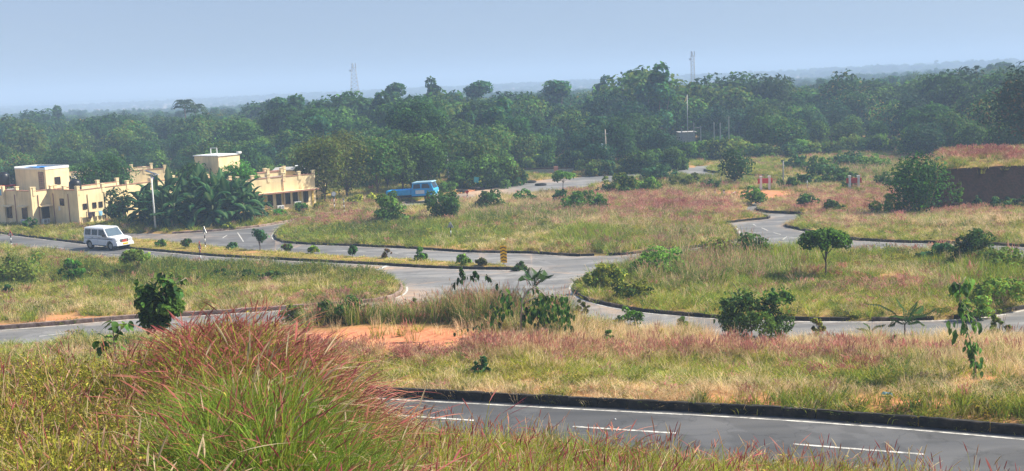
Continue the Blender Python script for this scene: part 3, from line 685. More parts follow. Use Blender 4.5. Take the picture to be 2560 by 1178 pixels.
# named skyline trees (px, top py, depth, kind, width factor, label)
SKY = [(2385, 163, 215, 0, 1.0, 'tall open crowned tree standing highest on the right skyline'), (1830, 168, 250, 0, 1.25, 'broad domed tree right of the right mast'), (1755, 182, 240, 1, 1.1, 'dark broad tree just below the right mast'),
       (1920, 180, 245, 2, 1.0, 'ragged tree ending the high skyline clump'), (1512, 192, 275, 3, .75, 'thin see-through tree alone on the middle skyline'), (1590, 178, 265, 3, 1.2, 'tall leafy tree with uneven tips left of the right mast'),
       (1080, 197, 270, 3, .7, 'slim tree with a bent top near the middle skyline'), (985, 210, 260, 3, .9, 'pointed dark tree right of the left mast'), (940, 224, 235, 1, 1.1, 'rounded dark tree beside the foot of the left mast'),
       (1195, 205, 268, 3, 1.15, 'tree with a hooked branch on the skyline above the truck'), (1130, 228, 262, 0, 1.0, 'round tree between two slim skyline trees'), (1390, 203, 262, 3, 1.3, 'wide jagged tree on the skyline above the wall'),
       (1290, 222, 262, 0, 1.1, 'squat dark skyline tree above the tyres'), (735, 240, 290, 3, .9, 'narrow tree peaking above the cream building'), (655, 243, 300, 0, .9, 'small dark topped tree left of the narrow peak'), (90, 262, 320, 0, 1.0, 'dark bushy tree on the far left skyline'),
       (145, 264, 330, 3, .9, 'curl topped tree near the left skyline'), (240, 280, 285, 0, 1.2, 'dark flat mound shaped tree at the left'), (1670, 198, 268, 2, .9, 'light tree in the dip left of the right mast'), (2010, 205, 260, 1, 1.1, 'low round tree right of the high clump'),
       (2130, 208, 240, 0, 1.2, 'dark tree with pale right neighbour'), (2200, 195, 235, 4, 1.2, 'pale green tree on the right skyline')]
for i, (x, y, D, k, wf, lb) in enumerate(SKY):
    p = at(x, y + 7, D); zg = float(ground(p[0], D)); place_tree(k, i % 2, p[0], D, p[2] - zg, wf * 1.15, lb, None, True, None, r)
# big dark tree at the right edge
p = at(2560, 160, 138); big = crown(900, 9.5, 9, 3.2, 34, 6500, .23, 'deep', 'rust', .10, 'round')
t = empty('tall_tree', (p[0] + 1.2, 138, float(zb(p[0], 138))), 'huge dark tree with browning tips cut by the right picture edge', 'tree'); link('crown', mesh_np('crown', *big[:2], M_LEAF, big[2]), t); link('trunk', limb_mesh(3, 9, .35, 9.5, 3.2, 9), t)
s_ = (p[2] - float(zb(p[0], 138))) / 12.0; t.scale = (s_ * 1.0, s_, s_)

# undergrowth along the front edge of the forest
UG = []
for i in range(6):
    cv = crown(300 + i, 4.6, 3.2, 0, 26, 1500, .20, ['mid', 'light', 'blue', 'olive', 'dark', 'mid'][i], ['olive', 'mid', 'light', 'light', 'mid', 'yellow'][i], .3, 'bush'); UG.append(mesh_np('undergrowth_bush', *cv[:2], M_LEAF, cv[2]))
ru_ = random.Random(4)
for pxx in list(range(40, 760, 34)) + list(range(1130, 2260, 21)):
    pxx += ru_.uniform(-8, 8); D = float(np.interp(pxx, yf_x, yf_y)) - ru_.uniform(1.5, 5)
    if 1284 < pxx < 1500: D -= 2
    X = (pxx - 1280) / F_PX * D; k = ru_.randrange(6); o = link('undergrowth_bush', UG[k], None, (X, D, float(ground(X, D)) - .05), ru_.uniform(0, 6.28)); q = ru_.uniform(.6, 1.25); o.scale = (q, q, q * ru_.uniform(.8, 1.3))
    if 1650 < pxx < 1860: o.scale = (1.1, 1.1, 1.35)
    tag(o, f"{['green', 'pale green', 'bluish', 'olive', 'dark', 'yellow tinged'][k]} undergrowth bush at the forest foot, {region(pxx)}", 'bush', 'undergrowth bushes along the forest foot')

# ------------------------------------------------------------------ trees and shrubs that stand alone
BANK = {}
def plant(name, px, py, w_, h_, kind, label, cat='bush', group=None, D=None, z0=None, seed=None, nl=None, ls=None, shape=None, c=None, c2=None, pc2=.2, trunk_r=None, light=1.0, asp=.55, nb=None):
    light = light * 1.25
    """py is the pixel row of the foot; w_,h_ in metres"""
    P = hit(px, py) if D is None else np.array([ray(px, py)[0] * D, D, 0.])
    x, y = P[:2]; z = float(gz(x, y)[0]) - .05
    K = {'bush': ('bush', 'mid', 'olive'), 'darkbush': ('bush', 'dark', 'mid'), 'tree': ('round', 'mid', 'light'), 'umb': ('umbrella', 'mid', 'light'), 'small': ('bush', 'light', 'yellow'), 'spiky': ('spiky', 'olive', 'light')}[kind]
    sh, cc, cc2 = shape or K[0], c or K[1], c2 or K[2]
    z0 = (0 if sh in ('bush', 'spiky') else h_ * .35) if z0 is None else z0
    H_ = h_ - z0; sd = seed or int(px * 7 + py)
    dist = y; lsz = ls or max(.05, dist * .0011 + .035)
    n = nl or int(min(6000, max(350, 1.1 * w_ * h_ * 3.4 / (lsz * lsz * 1.2))))
    cv = crown(sd, w_, H_, z0, nb or max(10, int(12 + 4 * w_)), n, lsz, cc, cc2, pc2, sh, asp, light)
    t = empty(name, (x, y, z), label, cat, group); link('foliage', mesh_np('foliage', *cv[:2], M_LEAF, cv[2]), t)
    link('stem', limb_mesh(sd, h_, trunk_r or max(.02, .02 * h_), w_ * .9, max(z0, .15), H_), t)
    return t
# forest edge trees left of the truck
plant('roadside_tree', 815, 533, 6.4, 7.8, 'tree', 'olive green tree hiding the right end of the cream building', 'tree', D=137, c='olive', c2='light', z0=1.2, light=.8, nb=26)
plant('roadside_tree', 870, 525, 6.2, 8.6, 'tree', 'tall bushy green tree behind the round sign', 'tree', D=143, c='olive', c2='mid', z0=1.0, nb=28, light=.75)
plant('roadside_tree', 945, 515, 5.6, 8.0, 'tree', 'green tree left of the blue truck bed', 'tree', D=146, c='mid', c2='olive', z0=1.0, nb=26)
plant('roadside_tree', 1010, 505, 5.0, 8.2, 'tree', 'bright green feathery tree above the truck bed', 'tree', D=149, c='light', c2='mid', z0=1.2, nb=26, light=.75)
plant('roadside_tree', 1075, 500, 5.4, 7.6, 'tree', 'bright green tree above the truck cab', 'tree', D=151, c='light', c2='mid', z0=1.2, nb=26, light=.8)
plant('roadside_tree', 1045, 480, 9.5, 11.0, 'umb', 'wide dark flat crowned tree over the blue truck', 'tree', D=160, c='deep', c2='mid', z0=6.2, nb=40)
for i, (x, y, w_, h_, lb) in enumerate([(1150, 470, 3.6, 4.2, 'drooping dark green shrub right of the lamp by the truck'), (1205, 465, 4.4, 4.4, 'leafy shrub behind the blue green sign'), (1255, 460, 3.8, 5.0, 'shrub with a bare stem at the left end of the wall')]):
    plant('roadside_shrub', x, y, w_, h_, 'tree', lb, 'shrub', D=152 + i, c='mid', c2='light', z0=.5)
plant('field_bush', 975, 566, 3.5, 4.4, 'darkbush', 'bush in front of the blue truck bed', D=112, c='mid', c2='lush', light=1.1)
plant('field_bush', 1103, 556, 4.5, 4.1, 'darkbush', 'dark wide bush in front of the blue truck cab', D=114, c='dark', c2='mid')
plant('field_bush', 1228, 528, 3.2, 2.7, 'darkbush', 'dark round bush right of the small red sign', D=124, c='dark', c2='mid')
plant('field_bush', 1310, 505, 3.0, 1.7, 'bush', 'low bush left of the umbrella sapling', D=131, c='mid', c2='lush')
plant('field_bush', 1400, 506, 1.8, 1.9, 'darkbush', 'small dark bush under the umbrella sapling', D=129)
plant('umbrella_sapling', 1409, 480, 3.0, 2.7, 'umb', 'small flat crowned sapling on the far road verge', 'tree', D=139, z0=1.5)
plant('field_bush', 1455, 536, 5.2, 2.4, 'bush', 'long low bush on the crest of the central island', D=120, c='mid', c2='olive')
plant('field_bush', 1500, 530, 2.4, 1.8, 'bush', 'small round bush at the right end of the long low bush', D=118, c='lush', c2='dark')
plant('field_bush', 1540, 496, 6.0, 3.4, 'bush', 'wide yellow flowering shrub beyond the central island', D=136, c='mid', c2='yellow', pc2=.35)
plant('field_bush', 1620, 496, 4.0, 2.2, 'bush', 'sprawling pale green shrub right of the yellow flowering shrub', D=137, c='light', c2='mid')
plant('field_tree', 1838, 478, 3.9, 4.1, 'tree', 'round dark tree between the far road and the red earth', 'tree', D=142, c='dark', c2='blue', z0=.3, nb=20)
plant('field_bush', 1880, 522, 3.0, 2.2, 'bush', 'weedy green bush at the tip of the central island', D=119, c='light', c2='mid', light=.8)
plant('field_bush', 1975, 486, 3.0, 2.0, 'bush', 'low bush right of the left barrier', D=134, c='mid')
plant('field_bush', 2060, 476, 4.6, 2.4, 'bush', 'dull green bush between the two barriers', D=145, c='blue', c2='mid')
plant('field_bush', 2125, 490, 3.0, 1.2, 'darkbush', 'dark low bush below the right barrier', D=130)
plant('field_bush', 2020, 560, 2.4, 2.1, 'darkbush', 'dark spiky bush at the start of the right field', D=112, c='dark', c2='lush')
plant('field_bush', 2085, 565, 3.0, 1.4, 'bush', 'low round bush beside the dark spiky bush', D=109, c='mid')
plant('bank_shrub', 2298, 545, 5.0, 5.3, 'tree', 'tall leafy shrub hiding the left end of the earth bank', 'shrub', D=103, c='dark', c2='lush', z0=.3, nb=34, seed=77)
plant('bank_shrub', 2310, 480, 4.4, 3.0, 'tree', 'yellow green shrub growing on top of the earth bank', 'shrub', D=112, c='lush', c2='yellow', z0=.3, pc2=.35, seed=91)
plant('bank_shrub', 2215, 548, 3.4, 2.4, 'spiky', 'spindly shrub leaning left of the tall leafy shrub', 'shrub', D=104, c='olive', c2='lush')
plant('bank_shrub', 2398, 505, 1.3, 4.0, 'spiky', 'thin pale stemmed sapling against the dark bank', 'shrub', D=103.5, c='mid', c2='lush', z0=.8)
for x, w_ in [(2440, 2.2), (2505, 2.6), (2550, 2.4)]:
    plant('bank_weed', x, 548, w_, 1.5, 'spiky', 'pale weeds along the foot of the dark bank', 'weeds', 'weeds at the foot of the bank', D=104.2, c='blue', c2='light')
for px_, py_, w_, h_, cc, lb in [(1650, 455, 5.5, 2.6, 'blue', 'bushy thicket between the yellow flowering shrub and far road'), (1715, 470, 5.5, 2.0, 'olive', 'olive thicket in front of the far road bend'), (1780, 478, 3.6, 1.6, 'mid', 'green weeds left of the round field tree'),
        (1925, 398, 4.5, 3.0, 'olive', 'tan green shrub behind the far road'), (1985, 425, 5.0, 2.4, 'blue', 'bluish shrub on the far verge, left one'), (2050, 432, 5.5, 2.6, 'mid', 'green shrub on the far verge, centre'), (2120, 420, 5.0, 2.8, 'blue', 'bluish shrub at the forest foot right of centre'),
        (2190, 425, 5.0, 2.6, 'light', 'pale green reeds on the far verge near the bank'), (2090, 462, 6.0, 2.4, 'dark', 'dark thicket just left above the right barrier'), (2010, 465, 3.6, 1.7, 'blue', 'small thicket behind the slim concrete post'), (2230, 470, 4.6, 2.2, 'dark', 'dark thicket right of the right barrier')]:
    plant('far_thicket', px_, py_, w_, h_, 'bush', lb, 'thicket', c=cc, c2='mid')
# near right island
plant('round_tree', 2064, 706, 2.9, 3.0, 'umb', 'young round crowned tree on a thin trunk in the near right island', 'tree', z0=1.35, c='lush', c2='dark', nb=42, nl=4200, trunk_r=.06, seed=5, light=1.0)
plant('island_bush', 2440, 672, 3.3, 3.0, 'darkbush', 'dark green bush near the right edge of the island', c='dark', c2='mid')
plant('island_bush', 2350, 658, 3.6, 1.5, 'bush', 'low dark weedy bush left of the dark green island bush', c='blue', c2='mid')
plant('island_bush', 2505, 695, 4.2, 2.1, 'bush', 'yellow green weeds at the right end of the island', 'weeds', c='light', c2='yellow')
plant('island_bush', 2510, 770, 3.6, 1.8, 'bush', 'bright green leafy weeds low at the right picture edge', 'weeds', c='light', c2='yellow')
plant('island_bush', 1870, 655, 3.8, 2.4, 'bush', 'rounded green bush at the top of the near right island', c='mid', c2='light')
plant('island_bush', 1800, 655, 3.0, 1.9, 'bush', 'reddish green bush left of the rounded island bush', c='olive', c2='rust')
plant('island_bush', 1660, 700, 4.2, 2.3, 'bush', 'pale feathery bush on the left shoulder of the island', c='light', c2='mid')
plant('island_bush', 1510, 728, 3.0, 1.9, 'bush', 'yellow flowering weeds on the rounded nose of the island', 'weeds', c='yellow', c2='light', pc2=.5)
plant('island_bush', 1575, 752, 3.0, 1.4, 'bush', 'yellow green weeds behind the curved kerb', 'weeds', c='yellow', c2='mid', pc2=.5)
plant('island_bush', 1770, 700, 1.6, .9, 'darkbush', 'small dark shrub low in the island grass')
# median plants
for px_, py_, w_, h_, kd, lb, kw in [
    (403, 620, .95, .85, 'bush', 'small leafy bush on the median beside the white vehicle', dict(c='lush', c2='yellow')),
    (467, 624, .75, .95, 'umb', 'dark vase shaped shrub on the median left of the red sign', dict(c='dark', c2='rust', z0=.25, shape='round')),
    (580, 628, 1.05, .85, 'small', 'feathery grey green shrub between the sign and the tall grey shrub', dict(c='blue', c2='light')),
    (650, 630, 1.25, 2.0, 'tree', 'tall grey green shrub with bare stems on the median', dict(c='blue', c2='mid', z0=.5)),
    (717, 631, 1.1, .8, 'bush', 'bush with reddish tips on the median', dict(c='mid', c2='rust')),
    (785, 639, .9, .85, 'small', 'bright green ball of a bush on the median', dict()),
    (882, 646, .72, .9, 'umb', 'dark small shrub on a stem on the median', dict(c='dark', c2='mid', z0=.2, shape='round')),
    (968, 650, .8, 1.0, 'spiky', 'dry thin twiggy shrub on the median', dict(c='rust', c2='olive', nl=160)),
    (1054, 655, 1.15, 1.2, 'darkbush', 'compact round green bush on the median', dict(c='lush', c2='dark')),
    (1160, 666, 1.5, .9, 'bush', 'sprawling light bush near the median tip', dict(c='light', c2='olive')),
    (1205, 668, 1.1, .7, 'bush', 'brownish weeds left of the yellow hazard marker', dict(c='olive', c2='rust')),
    (1300, 676, 1.2, .6, 'bush', 'scraggly weeds right of the yellow hazard marker', dict(c='mid', c2='rust'))]:
    plant('median_shrub', px_, py_, w_, h_, kd, lb, 'shrub', None, **kw)
# left bank
plant('slope_bush', 62, 715, 4.4, 2.7, 'bush', 'broad olive bush at the left edge below the road', c='olive', c2='light')
plant('slope_bush', 182, 712, 1.7, 2.5, 'darkbush', 'upright dark green bush on the left slope', c='lush', c2='dark')
plant('slope_bush', 345, 700, 2.3, 2.1, 'umb', 'small flat topped tree just below the white vehicle', 'tree', c='olive', c2='light', z0=.8)
plant('slope_bush', 25, 745, .9, .8, 'darkbush', 'small dark bush low at the left edge')
for i, x in enumerate([420, 480, 545, 610, 680]):
    plant('slope_bush', x, 700 + i * 2, 2.6, 1.0, 'bush', 'low dark weeds on the bank under the near carriageway', 'weeds', 'weeds on the bank left of the junction', c='mid', c2='olive')
for i, x in enumerate([250, 310]):
    plant('slope_bush', x, 700, 1.9, .9, 'bush', 'low weeds on the bank between the two small left trees', 'weeds', 'weeds between the small left trees', c='olive', c2='rust')
# around the buildings
plant('garden_bush', 75, 566, 1.6, 1.9, 'darkbush', 'dark bush against the shaded cream wall', D=121)
plant('garden_bush', 300, 570, 2.6, 4.4, 'tree', 'dark shrub in front of the doorway of the cream building', 'shrub', D=122, c='deep', c2='dark', z0=.4)
plant('garden_tree', 238, 560, 4.2, 6.4, 'tree', 'dark tree rising between the two cream buildings', 'tree', D=141, c='dark', c2='mid', z0=1.5)
plant('garden_tree', 298, 560, 5.0, 6.9, 'tree', 'dark tree behind the flat roof by the solar lamp', 'tree', D=143, c='dark', c2='blue', z0=1.5)
plant('garden_tree', 605, 548, 5.4, 5.6, 'tree', 'green tree in front of the small roof room', 'tree', D=134, c='lush', c2='mid', z0=1.5)
plant('garden_tree', 490, 548, 4.0, 5.6, 'tree', 'dull tree left of the small roof room', 'tree', D=139, c='mid', c2='blue', z0=1.5)
for i, (x, y, w_, h_, cc) in enumerate([(530, 572, 2.0, .9, 'yellow'), (570, 574, 2.0, .8, 'olive'), (655, 552, 2.2, 1.0, 'lush'), (700, 546, 2.0, 1.1, 'lush'), (755, 538, 1.7, 1.7, 'lush'), (795, 530, 1.8, 1.1, 'yellow')]):
    plant('verge_bush', x, y, w_, h_, 'bush', ['yellow green bush below the banana grove', 'low olive bush behind the weathered kerb', 'green bush under the first window of the long wall', 'green bush below the air conditioners', 'tall bright bush at the end of the long wall',
          'yellow leaved bush left of the round sign'][i], c=cc, c2='yellow', D=None)
for i, (x, y) in enumerate([(885, 520), (905, 517), (930, 514)]):
    plant('yellow_shrub', x, y, 1.9, 1.7, 'bush', ['yellow flowering shrub right of the striped posts', 'middle one of the yellow shrubs by the road', 'yellow shrub nearest the truck'][i], 'shrub', c='yellow', c2='olive', pc2=.4)

# ------------------------------------------------------------------ grass
def vnoise(x, y, sc, seed):
    x = np.asarray(x) / sc + seed * 17.3; y = np.asarray(y) / sc + seed * 9.1
    xi, yi = np.floor(x), np.floor(y); fx, fy = ss(x - xi), ss(y - yi)
    h = lambda a, b: np.modf(np.abs(np.sin(a * 127.1 + b * 311.7 + seed * 3.3) * 43758.5453))[0]
    return (h(xi, yi) * (1 - fx) + h(xi + 1, yi) * fx) * (1 - fy) + (h(xi, yi + 1) * (1 - fx) + h(xi + 1, yi + 1) * fx) * fy
def blades(rs, n, h, spread, wd, lean, cols, seg=3, hv=.35, droop=.3, tipw=.1):
    a = rs.uniform(0, 6.28, n); rr = spread * np.sqrt(rs.uniform(0, 1, n)); b = np.stack([np.cos(a) * rr, np.sin(a) * rr, np.full(n, -.06)], 1)
    a2 = a + rs.normal(0, .9, n); dr = np.stack([np.cos(a2), np.sin(a2), np.zeros(n)], 1); H = h * rs.uniform(1 - hv, 1 + hv, n); L = lean * rs.uniform(.2, 1.3, n)
    wa = rs.uniform(0, 6.28, n); wv = np.stack([np.cos(wa), np.sin(wa), np.zeros(n)], 1); ts = np.linspace(0, 1, seg + 1); V = []
    for t in ts:
        p = b + dr * (L * H * t ** 1.8)[:, None]; p[:, 2] += H * (t - droop * L * t ** 3)
        q = wv * (wd * rs.uniform(.7, 1.3, n) * (tipw + (1 - tipw) * (1 - t ** 1.5)))[:, None]; V += [p - q, p + q]
    V = np.stack(V, 1); k = 2 * (seg + 1)
    base = np.arange(n)[:, None] * k; Fs = np.concatenate([base + [2 * i, 2 * i + 1, 2 * i + 3, 2 * i + 2] for i in range(seg)])
    c = np.array(cols)[rs.integers(0, len(cols), n)] * rs.uniform(.7, 1.3, n)[:, None]
    return V.reshape(-1, 3), Fs, np.repeat(c, k, 0), (b, dr, H, L)
def plumes(rs, n, h, spread, lean, ln, wd, cols, stemc, droop=.35, sw=.004):
    """stems ending in soft drooping seed heads"""
    a = rs.uniform(0, 6.28, n); rr = spread * np.sqrt(rs.uniform(0, 1, n)); b = np.stack([np.cos(a) * rr, np.sin(a) * rr, np.zeros(n)], 1)
    a2 = rs.normal(.4, 1.3, n); dr = np.stack([np.cos(a2), np.sin(a2), np.zeros(n)], 1); H = h * rs.uniform(.75, 1.2, n); L = lean * rs.uniform(.3, 1.3, n)
    def P(t):
        p = b + dr * (L * H * t ** 2)[:, None]; p = p.copy(); p[:, 2] += H * (t - droop * L * t ** 3); return p
    V, Fs, Cc = [], [], []; off = 0
    tp = 1 - ln / h
    for (t0, t1, w0, cs, seg, crossn) in [(0, tp, sw, stemc, 2, 1), (tp, 1.0, wd, cols, 4, 2)]:
        for cr in range(crossn):
            wa = rs.uniform(0, 6.28, n) if cr == 0 else wa + 1.57; wv = np.stack([np.cos(wa), np.sin(wa), np.full(n, .0)], 1); vs = []
            for i in range(seg + 1):
                t = t0 + (t1 - t0) * i / seg; f = 1 if crossn == 1 else [.35, 1, 1.0, .75, .1][i] * 1.0
                jit = rs.uniform(.75, 1.25, n) if crossn == 2 else 1
                q = wv * (w0 * f * jit)[:, None] if crossn == 2 else wv * w0; p = P(t); vs += [p - q, p + q]
            k = 2 * (seg + 1); vv = np.stack(vs, 1).reshape(-1, 3); base = np.arange(n)[:, None] * k + off
            Fs.append(np.concatenate([base + [2 * i, 2 * i + 1, 2 * i + 3, 2 * i + 2] for i in range(seg)])); V.append(vv); off += len(vv)
            c = np.array(cs)[rs.integers(0, len(cs), n)] * rs.uniform(.75, 1.25, n)[:, None]; Cc.append(np.repeat(c, k, 0))
    return np.concatenate(V), np.concatenate(Fs), np.concatenate(Cc)
def comb(*parts):
    V, Fs, Cc = [], [], []; o = 0
    for v, f, c in parts: V.append(v); Fs.append(f + o); Cc.append(c); o += len(v)
    return np.concatenate(V), np.concatenate(Fs), np.concatenate(Cc)
def tuftmesh(*parts):
    V, Fs, Cc = comb(*[p[:3] for p in parts]); return mesh_np('tuft', V, Fs, M_GRASS, Cc)
def leafy(rs, n, h, spread, ls, cols):
    """branching weed: stalks carrying many small leaves"""
    st = blades(rs, n, h, spread * .4, .006, .55, [(.10, .08, .03)], 3, .3)
    b, dr, H, L = st[3]; m = 14; ps = []
    for i in range(n):
        t = rs.uniform(.15, 1.02, m); p = b[i] + dr[i] * (L[i] * H[i] * t ** 1.8)[:, None]; p[:, 2] += H[i] * (t - .3 * L[i] * t ** 3); ps.append(p + rs.normal(0, .045, (m, 3)) * [1, 1, .4])
    ps = np.concatenate(ps); c = np.array(cols)[rs.integers(0, len(cols), len(ps))] * rs.uniform(.6, 1.4, len(ps))[:, None]
    return comb(st[:3], quads(ps, rs.normal(size=ps.shape) + [0, 0, .8], ls, .4, c, rs))
PUR = [(.31, .075, .075), (.38, .11, .095), (.44, .18, .13), (.22, .05, .05), (.40, .17, .10)]; TANP = [(.50, .38, .22), (.56, .45, .28)]; PINK = [(.50, .24, .18), (.56, .34, .25), (.44, .21, .16)]
GR = [(.14, .24, .03), (.20, .31, .04), (.26, .35, .05), (.11, .19, .025)]; YG = [(.38, .38, .04), (.31, .33, .035), (.45, .40, .06), (.23, .28, .03)]
TN = [(.66, .51, .28), (.58, .43, .22), (.74, .61, .37), (.48, .38, .16)]; OL = [(.24, .25, .035), (.18, .20, .03), (.33, .28, .05), (.38, .30, .06), (.15, .18, .025)]; DG = [(.08, .16, .035), (.06, .12, .03), (.11, .19, .045)]
BR = [(.22, .12, .06), (.17, .09, .04), (.28, .18, .09)]
NEAR = []          # foreground tufts, finely modelled
def add(lst, n, f):
    i0 = len(lst)
    for k in range(n): lst.append(f(np.random.default_rng(500 + len(lst))))
    return list(range(i0, i0 + n))
nLUSH = add(NEAR, 4, lambda q: tuftmesh(blades(q, 60, .62, .16, .0062, .8, GR, 4), blades(q, 18, .5, .16, .006, .8, YG, 3), blades(q, 9, .62, .2, .0045, 1.7, TN, 4, .4, .55), plumes(q, 2, .78, .12, .8, .16, .0075, PUR, GR)))
nPLUM = add(NEAR, 4, lambda q: tuftmesh(blades(q, 40, .60, .18, .006, .8, GR + YG, 4), blades(q, 10, .66, .2, .0045, 1.8, TN + BR, 4, .4, .55), plumes(q, 12, .86, .16, .85, .18, .0082, PUR, YG + BR)))
nYEL = add(NEAR, 3, lambda q: tuftmesh(blades(q, 55, .50, .17, .0058, .7, YG, 3), blades(q, 16, .45, .17, .005, .6, TN, 3), plumes(q, 2, .70, .12, .6, .13, .006, TANP + PINK + PUR[3:], YG)))
nTAN = add(NEAR, 3, lambda q: tuftmesh(blades(q, 50, .50, .18, .0045, .6, TN + BR, 3), blades(q, 18, .4, .17, .005, .7, OL, 3), plumes(q, 5, .7, .14, .5, .13, .006, PINK + TANP, TN)))
nWEED = add(NEAR, 4, lambda q: tuftmesh(leafy(q, 8, .62, .2, .026, OL + YG[:1]), blades(q, 22, .45, .18, .005, .7, OL + BR, 3)))
nPALE = add(NEAR, 2, lambda q: tuftmesh(blades(q, 30, .55, .15, .006, .8, GR, 4), plumes(q, 9, .92, .13, .75, .2, .0085, TANP, YG, .45)))
nFLOW = add(NEAR, 2, lambda q: tuftmesh(leafy(q, 7, .6, .16, .022, YG + [(.5, .36, .03)]), blades(q, 14, .4, .15, .005, .7, OL, 3)))
nSTRAW = add(NEAR, 2, lambda q: tuftmesh(plumes(q, 6, .95, .12, .35, .16, .007, PUR + TANP, YG + TN), blades(q, 12, .5, .1, .005, .6, YG, 3)))
MIDT = []          # tufts for the middle distance, broader blades
mG = add(MIDT, 4, lambda q: tuftmesh(blades(q, 34, .55, .30, .014, .8, GR + YG[:2], 3)))
mY = add(MIDT, 4, lambda q: tuftmesh(blades(q, 32, .45, .30, .013, .7, YG + TN[:1], 3)))
mT = add(MIDT, 4, lambda q: tuftmesh(blades(q, 40, .54, .30, .010, .6, TN[:3], 3), blades(q, 3, .4, .3, .012, .6, OL, 2)))
mP = add(MIDT, 4, lambda q: tuftmesh(blades(q, 22, .42, .28, .011, .6, YG[1:] + TN, 3), plumes(q, 20, .62, .26, .5, .17, .014, PINK, TN, .3, .005)))
mD = add(MIDT, 3, lambda q: tuftmesh(blades(q, 34, .55, .30, .017, .8, DG + OL[:2], 3), leafy(q, 5, .5, .28, .05, DG + OL)))
mW = add(MIDT, 3, lambda q: tuftmesh(leafy(q, 9, .5, .3, .045, OL + YG[:2]), blades(q, 12, .4, .3, .012, .7, OL, 2)))
mS = add(MIDT, 4, lambda q: tuftmesh(blades(q, 60, .13, .36, .013, .9, YG + OL + TN[:1], 2, .5)))
mR = add(MIDT, 3, lambda q: tuftmesh(blades(q, 16, .35, .25, .010, .6, TN + YG, 3), plumes(q, 26, .58, .26, .5, .16, .013, PUR + PINK, BR, .3, .005)))
mGT = add(MIDT, 3, lambda q: tuftmesh(blades(q, 34, .72, .26, .013, .7, GR + DG + TN[1:2], 3), plumes(q, 9, .86, .22, .5, .16, .011, PINK + TANP, TN, .3, .005)))
GROUPS = {'g': mG, 'y': mY, 't': mT, 'p': mP, 'd': mD, 'w': mW, 's': mS, 'r': mR, 'G': mGT}
KEYS = list(GROUPS)
